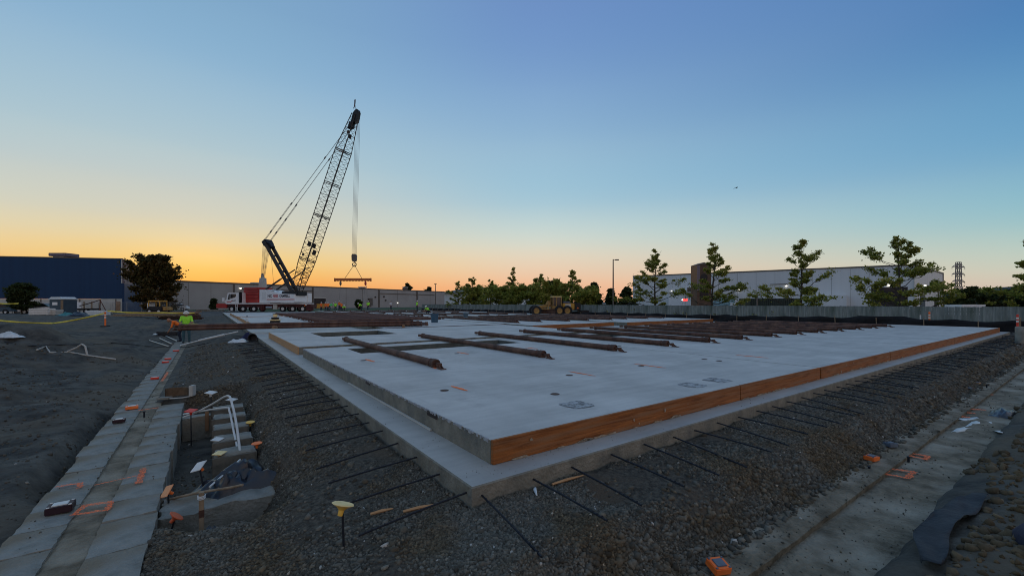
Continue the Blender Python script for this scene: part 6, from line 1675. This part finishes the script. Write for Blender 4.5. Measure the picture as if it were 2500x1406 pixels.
bin_('larger blue plastic bin among the pipes', 1061, 787, .28, .62, M['bluebin']); bin_('smaller grey blue plastic bin to the right of the larger one', 1137, 777, .22, .48, mat('grey blue bin', (.06, .10, .13), (.09, .13, .16), 4, .5))
p = G(672, 789, PT); o = thing('chain_stack', 'stack of black and yellow chain hoists on the panel before the crane', 'chain hoist', p + Vector((0, 0, .004)), .2)
m2 = MB(); m2.bevbox(-.28, .28, -.18, .18, 0, .18, .03); m2.bevbox(-.22, .22, -.15, .15, .26, .40, .03); part('black_hoist', m2, M['black'], o)
m2 = MB(); m2.bevbox(-.30, .30, -.2, .2, .18, .255, .02); m2.bevbox(-.13, .13, -.1, .1, .41, .60, .04); part('yellow_frame', m2, M['captop'], o)
m2 = MB(); m2.tube([(-.28, -.1, .03), (-.5, -.2, .02), (-.8, -.1, .02)], .02, 6); m2.tube([(.28, -.1, .03), (.45, -.15, .02), (.55, .1, .02)], .02, 6); part('chain', m2, M['black'], o, True)
p = G(603, 785.5, PT); o = thing('water_bottle', 'clear water bottle with a dark cap on the panel', 'bottle', p + Vector((0, 0, .004))); m2 = MB(); m2.lathe([(.001, 0), (.075, 0), (.08, .05), (.08, .27), (.035, .33), (.03, .36)], 14); part('body', m2, M['bag'], o, True); m2 = MB(); m2.lathe([(.045, .35), (.045, .42), (.001, .43)], 12); part('cap', m2, M['black'], o, True)
p = G(637, 793, PT); o = thing('rope_coil', 'yellow coil of rope beside the chain hoists', 'rope', p + Vector((0, 0, .01))); m2 = MB()
for k in range(4): m2.tube([((.34 - .05 * k) * math.cos(a), (.22 - .03 * k) * math.sin(a), .02 + .015 * k) for a in np.linspace(0, 6.3, 22)], .02, 6)
part('coil', m2, M['captop'], o, True)

# heap by the left slab edge: black bucket on its side, white bag, navy cloth
p = Gt(618, 834, -.2); o = thing('black_bucket', 'black bucket tipped over by the left slab edge', 'bucket', p + Vector((0, 0, .17))); X = Matrix.Rotation(math.radians(80), 4, 'X') @ Matrix.Rotation(.4, 4, 'Y'); m2 = MB(); m2.lathe([(.001, -.2), (.14, -.2), (.18, .22), (.165, .22), (.13, -.17), (.001, -.17)], 18, X); part('body', m2, M['black'], o, True); m2 = MB(); m2.lathe([(.178, .19), (.195, .195), (.195, .22), (.178, .225)], 18, X); part('rim', m2, M['black'], o, True)
crumpled('plastic_bag', 'crumpled white plastic bag left of the tipped bucket', 'plastic bag', Gt(583, 836, -.2), .42, .2, .22, M['bag'], 22, 18, .2)
crumpled('cloth_heap', 'navy cloth heap under the long pipe bundle', 'cloth', Gt(604, 828, -.2), .30, .22, .34, M['navy'], 23, 18, .4)

# ================================================================== LEFT YARD
pixtube('white_mast', 'white jointed pole sloping up to the pipe bundle', 'pole', [(440, 843, 19.5), (484, 832, 19.6)], .03, M['pvc'], smooth=1)
pixtube('white_mast', 'thicker middle length of the white sloping pole', 'pole', [(485, 831.5, 19.6), (548, 817, 19.8)], .05, M['pvc'], smooth=1); pixtube('white_mast', 'thin upper end of the white sloping pole under the bundle', 'pole', [(549, 816.5, 19.8), (581, 809.5, 19.9)], .028, M['pvc'], smooth=1)


def dirt_pt(px, py, dz=.03): q = Gt(px, py, -.3, 14); return q + Vector((0, 0, dz))


for i, (pts, r, lab_) in enumerate((([(90, 856), (112, 848), (122, 863), (170, 862), (215, 870), (283, 879)], .028, 'long pale bent conduit lying flat on the left dirt'),
                                    ([(165, 860), (188, 848), (200, 840), (208, 845), (213, 868)], .028, 'pale conduit bent into an upright hoop on the left dirt'))):
    Q = [dirt_pt(x, y) for x, y in pts]
    if i == 1:
        y0 = Q[0].y; Q = [Q[0]] + [F(x, y, y0) for x, y in pts[1:4]] + [F(213, 866, y0)]
    base = Q[0].copy(); m2 = MB(); m2.tube([q - base for q in Q], r, 8); tag(part('bent_conduit', m2, M['bandwall'], None, True, base), lab_, 'conduit', 'bent conduits on the dirt')
Q = [dirt_pt(x, y, .02) for x, y in ((-20, 830), (20, 838), (70, 846), (130, 843), (200, 842), (270, 838), (330, 842), (400, 848), (460, 848), (500, 840), (520, 833))]; base = Q[0].copy(); m2 = MB(); m2.tube([q - base for q in Q], .022, 7)
tag(part('black_cable', m2, M['black'], None, True, base), 'black cable snaking across the left dirt yard', 'cable')
Q = [dirt_pt(x, y, .03) for x, y in ((370, 832), (410, 850))]
for i, (x0, y0, x1, y1) in enumerate(((365, 833, 412, 848), (390, 828, 420, 842), (405, 822, 440, 838))):
    A_, B_ = dirt_pt(x0, y0, .05), dirt_pt(x1, y1, .05); m2 = MB(); m2.tube([Vector((0, 0, 0)), B_ - A_], .03, 8); tag(part('loose_rod', m2, M['steel'], None, True, A_), 'grey rod lying at the worker\'s feet, %s of three' % ('left', 'middle', 'right')[i], 'rod', 'rods at the worker\'s feet')
crumpled('white_rag', 'white bag with a dark mouth on the far left dirt', 'plastic bag', dirt_pt(26, 824, 0), .28, .16, .2, M['bag'], 31, 14)
crumpled('white_rag', 'small white scrap on the dirt left of the workers', 'plastic bag', dirt_pt(379, 817, 0), .12, .08, .08, M['bag'], 32, 10)
m2 = MB(); m2.bevbox(-.6, .6, -.15, .15, 0, .28, .02); tag(part('dark_crate', m2, M['black'], None, False, dirt_pt(410, 820, 0), .1), 'low black crate beside the bending worker', 'crate')


def delineator(label, p, h_=1.05, m='caporange'):
    o = thing('traffic_delineator', label, 'traffic post', p, .0, 'orange traffic posts'); m2 = MB(); m2.lathe([(.05, .06), (.05, h_ * .92), (.06, h_), (.02, h_ * 1.03), (.001, h_ * 1.03)], 12); part('post', m2, M[m], o, True)
    m2 = MB(); m2.bevbox(-.2, .2, -.2, .2, 0, .06, .02); part('base', m2, M['black'], o)
    for z in (.58, .76):
        m2 = MB(); m2.lathe([(.052, h_ * z), (.0535, h_ * z + .01), (.0535, h_ * z + .09), (.052, h_ * z + .1)], 12); part('reflective_band', m2, M['hat'], o, True)
    return o


pd = dirt_pt(257, 797, 0); delineator('orange traffic post with white bands holding the yellow tape', pd, 1.0)
delineator('orange traffic post before the black silt fence at the right', S(34.7, 2.4, -.1) if False else G(2269, 799, 0), 1.0)
delineator('orange traffic post at the right end of the silt fence', G(2484, 812, -.05), 1.0, 'capred')
o = thing('survey_stake', 'pale survey stake with ribbon left of the right traffic post', 'stake', G(2246, 798, 0)); m2 = MB(); m2.bevbox(-.02, .02, -.015, .015, 0, .85, .004); part('stake', m2, M['wood'], o); m2 = MB(); m2.tube([(0, -.02, .7), (.1, -.02, .4), (.18, -.02, .05)], .012, 5); m2.bevbox(-.04, .06, -.03, -.02, .5, .8, .004); part('ribbon', m2, M['bag'], o)


def tape(label, pts, wd=.075):
    P = []; m2 = MB(); L_ = []; n = 40
    for i in range(len(pts) - 1):
        a, b = pts[i], pts[i + 1]
        for k in range(n // (len(pts) - 1) + 1): t = k / (n // (len(pts) - 1)); c_ = a.lerp(b, t); P.append(c_ - Vector((0, 0, (a - b).length * .025 * 4 * t * (1 - t))))
    base = P[0].copy()
    for k, q in enumerate(P): tw = .5 * math.sin(k * .35); L_ += [q - base + Vector((0, wd * .5 * math.sin(tw), wd * .5 * math.cos(tw))), q - base - Vector((0, wd * .5 * math.sin(tw), wd * .5 * math.cos(tw)))]
    m2.add(L_, [(2 * k, 2 * k + 1, 2 * k + 3, 2 * k + 2) for k in range(len(P) - 1)]); o = part('caution_tape', m2, M['tape'], None, True, base); o.modifiers.new('t', 'SOLIDIFY').thickness = .003; tag(o, label, 'tape', 'yellow caution tapes')


tape('yellow caution tape sagging from the left edge to the orange post', [F(-40, 778, pd.y - 3), F(130, 789, pd.y - 1), pd + Vector((0, 0, .95))], .10)
tape('yellow caution tape stretched across the lumber piles', [F(262, 759, 42), F(400, 763, 44), F(475, 764, 46)], .12); tape('pale caution tape high at the far left edge', [F(-30, 738, 40), F(45, 741, 40)], .12)

# cabin, trailer, bundles
cb = F(156, 740, 56); cb.z = zat(cb.x, cb.y); sB = 56 / K
o = thing('site_cabin', 'slate blue site toilet cabin with a white roof at the left', 'cabin', cb, -.15); m2 = MB(); m2.bevbox(-1.0, .85, -.9, .9, .1, 1.95, .04); part('walls', m2, M['toilet'], o); m2 = MB(); m2.bevbox(-1.18, .93, -.98, .98, 1.96, 2.1, .05); m2.prism([(-1.1, 2.1), (.85, 2.1), (.55, 2.3), (-.8, 2.3)], -.85, .85); part('roof', m2, M['bag'], o)
m2 = MB(); m2.box(-.5, .3, -.925, -.905, 1.25, 1.62); part('sign_plate', m2, M['white'], o); m2 = MB(); m2.bevbox(.83, 1.0, -.95, -.75, .1, 1.9, .02); part('corner_post', m2, M['wood'], o); m2 = MB(); m2.bevbox(-1.0, .75, -.8, .8, 0, .1, .02); part('skid', m2, M['black'], o)
m2 = MB(); m2.box(-.9, .65, -.918, -.903, .2, 1.15); part('door', m2, M['toilet'], o)
q = F(205, 740, 60); q.z = zat(q.x, q.y); o = thing('site_trailer', 'dark trailer carrying a white sheet of board right of the cabin', 'trailer', q, .1); m2 = MB(); m2.bevbox(-1.7, 1.7, -.7, .7, .5, .75, .04); part('bed', m2, M['black'], o); m2 = MB(); m2.bevbox(-1.3, .25, -.75, -.66, .75, 1.62, .02); part('white_board', m2, M['white'], o); m2 = MB(); m2.bevbox(.8, 1.4, -.74, -.66, .75, 1.55, .02); part('white_board', m2, M['bandwall'], o)
m2 = MB()
for x in (-1.5, -.5, .5, 1.5): m2.box(x - .05, x + .05, -.65, -.55, .75, 1.7)
part('stake_rail', m2, M['wood'], o); tm2, hm2 = wheel_meshes(.36, .22, M['hub'])
for x in (-.9, .9): add_wheel(o, (x, -.72, .36), tm2, hm2, -1)
q = F(268, 740, 58); q.z = zat(q.x, q.y); o = thing('boom_arm', 'dark hinged steel arm leaning above the yard trailer', 'steel arm', q, 0); m2 = MB(); m2.cyl((-1.4, 0, 0), (-1.3, 0, 1.9), .07); m2.tube([(-4.1, 0, 1.1), (-2.5, 0, 1.55), (-1.25, 0, 1.95)], .06, 8); m2.cyl((-1.3, 0, 1.9), (-.5, 0, .4), .05); part('arm', m2, M['rust'], o, True)


def bundle(label, px, py, Y, w_, h_, m, rz=0.0, n=4, name='wrapped_bundle', cat='bundle'):
    p = F(px, py, Y); p.z = zat(p.x, p.y); o = thing(name, label, cat, p, rz, 'site material stacks')
    for k in range(n):
        m2 = MB(); z0 = h_ * k / n; m2.bevbox(-w_ / 2 + random.uniform(-.04, .04), w_ / 2 + random.uniform(-.04, .04), -.5, .5, z0 + .004, z0 + h_ / n - .004, .03); part('layer', m2, m, o)
    return o


bundle('white wrapped stack at the left of the slate cabin', 103, 770, 50, 2.0, .75, M['capwhite'], .1); bundle('lower white wrapped stack touching the slate cabin', 133, 772, 50.5, 1.1, .6, M['bandwall'], .1, 3)
bundle('clear wrapped bundle right of the trailer', 240, 765, 50, 2.0, .55, M['bag'], .05, 2)
crumpled('tarpaulin', 'teal tarpaulin heap in front of the slate cabin', 'tarpaulin', dirt_pt(163, 774, 0) if False else Vector((F(163, 740, 47).x, 47, zat(F(163, 740, 47).x, 47))), .9, .4, .35, mat('teal tarp', (.03, .16, .17), (.05, .22, .22), 4, .5), 36, 18)
crumpled('tarpaulin', 'black tarpaulin heap right of the teal one', 'tarpaulin', Vector((F(195, 740, 46).x, 46, zat(F(195, 740, 46).x, 46))), .9, .5, .5, M['tarp'], 37, 18)


def lumber(label, px0, px1, Y, z, m, rows=3, layers=2, rz=.0, dz=.05):
    a = F(px0, 740, Y); b = F(px1, 740, Y); mid = (a + b) / 2; mid.z = zat(mid.x, mid.y); o = thing('lumber_pile', label, 'lumber', mid, rz, 'lumber piles'); L_ = (b - a).length
    for l in range(layers):
        for k in range(rows):
            m2 = MB(); off = random.uniform(-.5, .5); m2.bevbox(-L_ / 2 + off, L_ / 2 + off * .5, k * .32, k * .32 + .27, .1 + l * .12, .1 + l * .12 + .10, .01); part('plank', m2, m, o).rotation_euler = (0, 0, random.uniform(-.03, .03))
    m2 = MB()
    for x in (-L_ * .35, L_ * .3): m2.bevbox(x - .06, x + .06, -.05, rows * .32, 0, .095, .01)
    part('bearer', m2, M['wood'], o)


lumber('long brown lumber pile at the back of the left yard', 305, 470, 50, 0, M['plank'], 4, 5, .04); lumber('lower lumber pile with planks fanned to the left', 270, 420, 45, 0, M['wood'], 4, 2, -.05); lumber('short brown lumber stack near the yellow sheet', 385, 478, 47, 0, M['formdark'], 3, 4, .02)
crumpled('tarpaulin', 'yellow sheet thrown over the right end of the lumber', 'tarpaulin', Vector((F(455, 740, 42).x, 42, zat(F(455, 740, 42).x, 42))), 1.0, .4, .35, mat('mustard sheet', (.34, .26, .04), (.44, .34, .07), 4, .6), 38, 18)

# yellow loader among the lumber
q = F(386, 740, 60); q.z = zat(q.x, q.y); o = thing('yellow_loader', 'small yellow loader parked below the big round tree', 'loader', q, .1); m2 = MB(); m2.bevbox(-.9, 1.0, -.75, .75, .45, 1.1, .08); part('body', m2, M['black'], o); m2 = MB(); m2.bevbox(-.8, .75, -.8, .8, 1.75, 1.95, .05); part('cab_roof', m2, M['yellow'], o)
for x in (-.75, .68):
    for y in (-.7, .7): m2 = MB(); m2.box(x - .05, x + .05, y - .05, y + .05, 1.1, 1.75); part('cab_post', m2, M['yellow'], o)
m2 = MB(); m2.prism([(.75, 1.1), (1.5, 1.0), (1.6, .6), (.95, .5)], -.6, .6); part('boom_housing', m2, M['mudyellow'], o); m2 = MB(); m2.bevbox(-1.05, -.75, -.6, .6, .8, 1.6, .06); part('counterweight', m2, M['hub'], o)
for x in (-.55, .65):
    for sy in (-1, 1): add_wheel(o, (x, sy * .8, .40), tm2, hm2, sy)


# parked cars near the buildings
def car(label, px, Y, m, rz=0.0):
    q = F(px, 740, Y); q.z = zat(q.x, q.y); o = thing('parked_car', label, 'car', q, rz, 'parked cars'); m2 = MB()
    m2.prism([(-2.1, .35), (-2.15, .75), (-1.9, .9), (-1.1, .98), (1.7, 1.0), (2.1, .85), (2.15, .4)], -.85, .85); part('body', m2, m, o); m2 = MB(); m2.prism([(-1.15, .98), (-.55, 1.45), (.75, 1.48), (1.55, 1.0)], -.74, .74); ch = part('cabin', m2, M['glass'], o)
    m2 = MB(); m2.prism([(-.6, 1.44), (-.5, 1.5), (.7, 1.53), (.85, 1.46)], -.72, .72); part('roof', m2, m, ch)
    for x in (-1.35, 1.35):
        for sy in (-1, 1): add_wheel(o, (x, sy * .78, .34), tm2, hm2, sy)
    return o


car('white car parked left of the slate cabin', 101, 60, M['white'], .2); car('white car parked before the grey warehouse near the loader', 432, 95, M['white'], .3); car('dark car parked at the far left edge', 3, 62, M['toilet'], .1)

# chain-link fence across the left yard
o = thing('chain_link_fence', 'thin chain-link fence across the left yard before the buildings', 'fence', F(200, 740, 62), 0); o.location.z = 0; fx = lambda px: (px - 200) * 62 / K
for k in range(15):
    m2 = MB(); x = fx(-40 + k * 35); m2.cyl((x, 0, -.6), (x, 0, 1.75), .035, n=6); part('post', m2, M['steel'], o)
m2 = MB()
for z in (.1, 1.7): m2.cyl((fx(-40), 0, z), (fx(450), 0, z), .022, n=5)
part('rail', m2, M['steel'], o)
m2 = MB(); x = fx(-40)
while x < fx(450):
    m2.cyl((x, .03, .1), (x + 1.6, .03, 1.7), .006, n=3, cap=False); m2.cyl((x + 1.6, .03, .1), (x, .03, 1.7), .006, n=3, cap=False); x += .16
part('wire_mesh', m2, M['steel'], o)
# pale kerb line and grass verge before the grey warehouse
m2 = MB(); a, b = F(480, 740, 84), F(548, 740, 84); m2.bevbox(0, (b - a).length, -.2, .2, -.05, .35, .04); tag(part('kerb_block', m2, M['footing'], None, False, Vector((a.x, a.y, 0))), 'pale concrete barrier left of the crane bumper', 'barrier')
# right end: concrete bollard stub by the gravel
o = thing('concrete_stub', 'pale round concrete stub at the right end of the gravel', 'bollard', G(2490, 838, -.2), 0); m2 = MB(); m2.lathe([(.001, .75), (.13, .75), (.15, .72), (.15, 0)], 14); part('body', m2, M['footing'], o, True); m2 = MB(); m2.cyl((0, 0, .7), (0, 0, 1.15), .035); part('pin', m2, M['wood'], o)
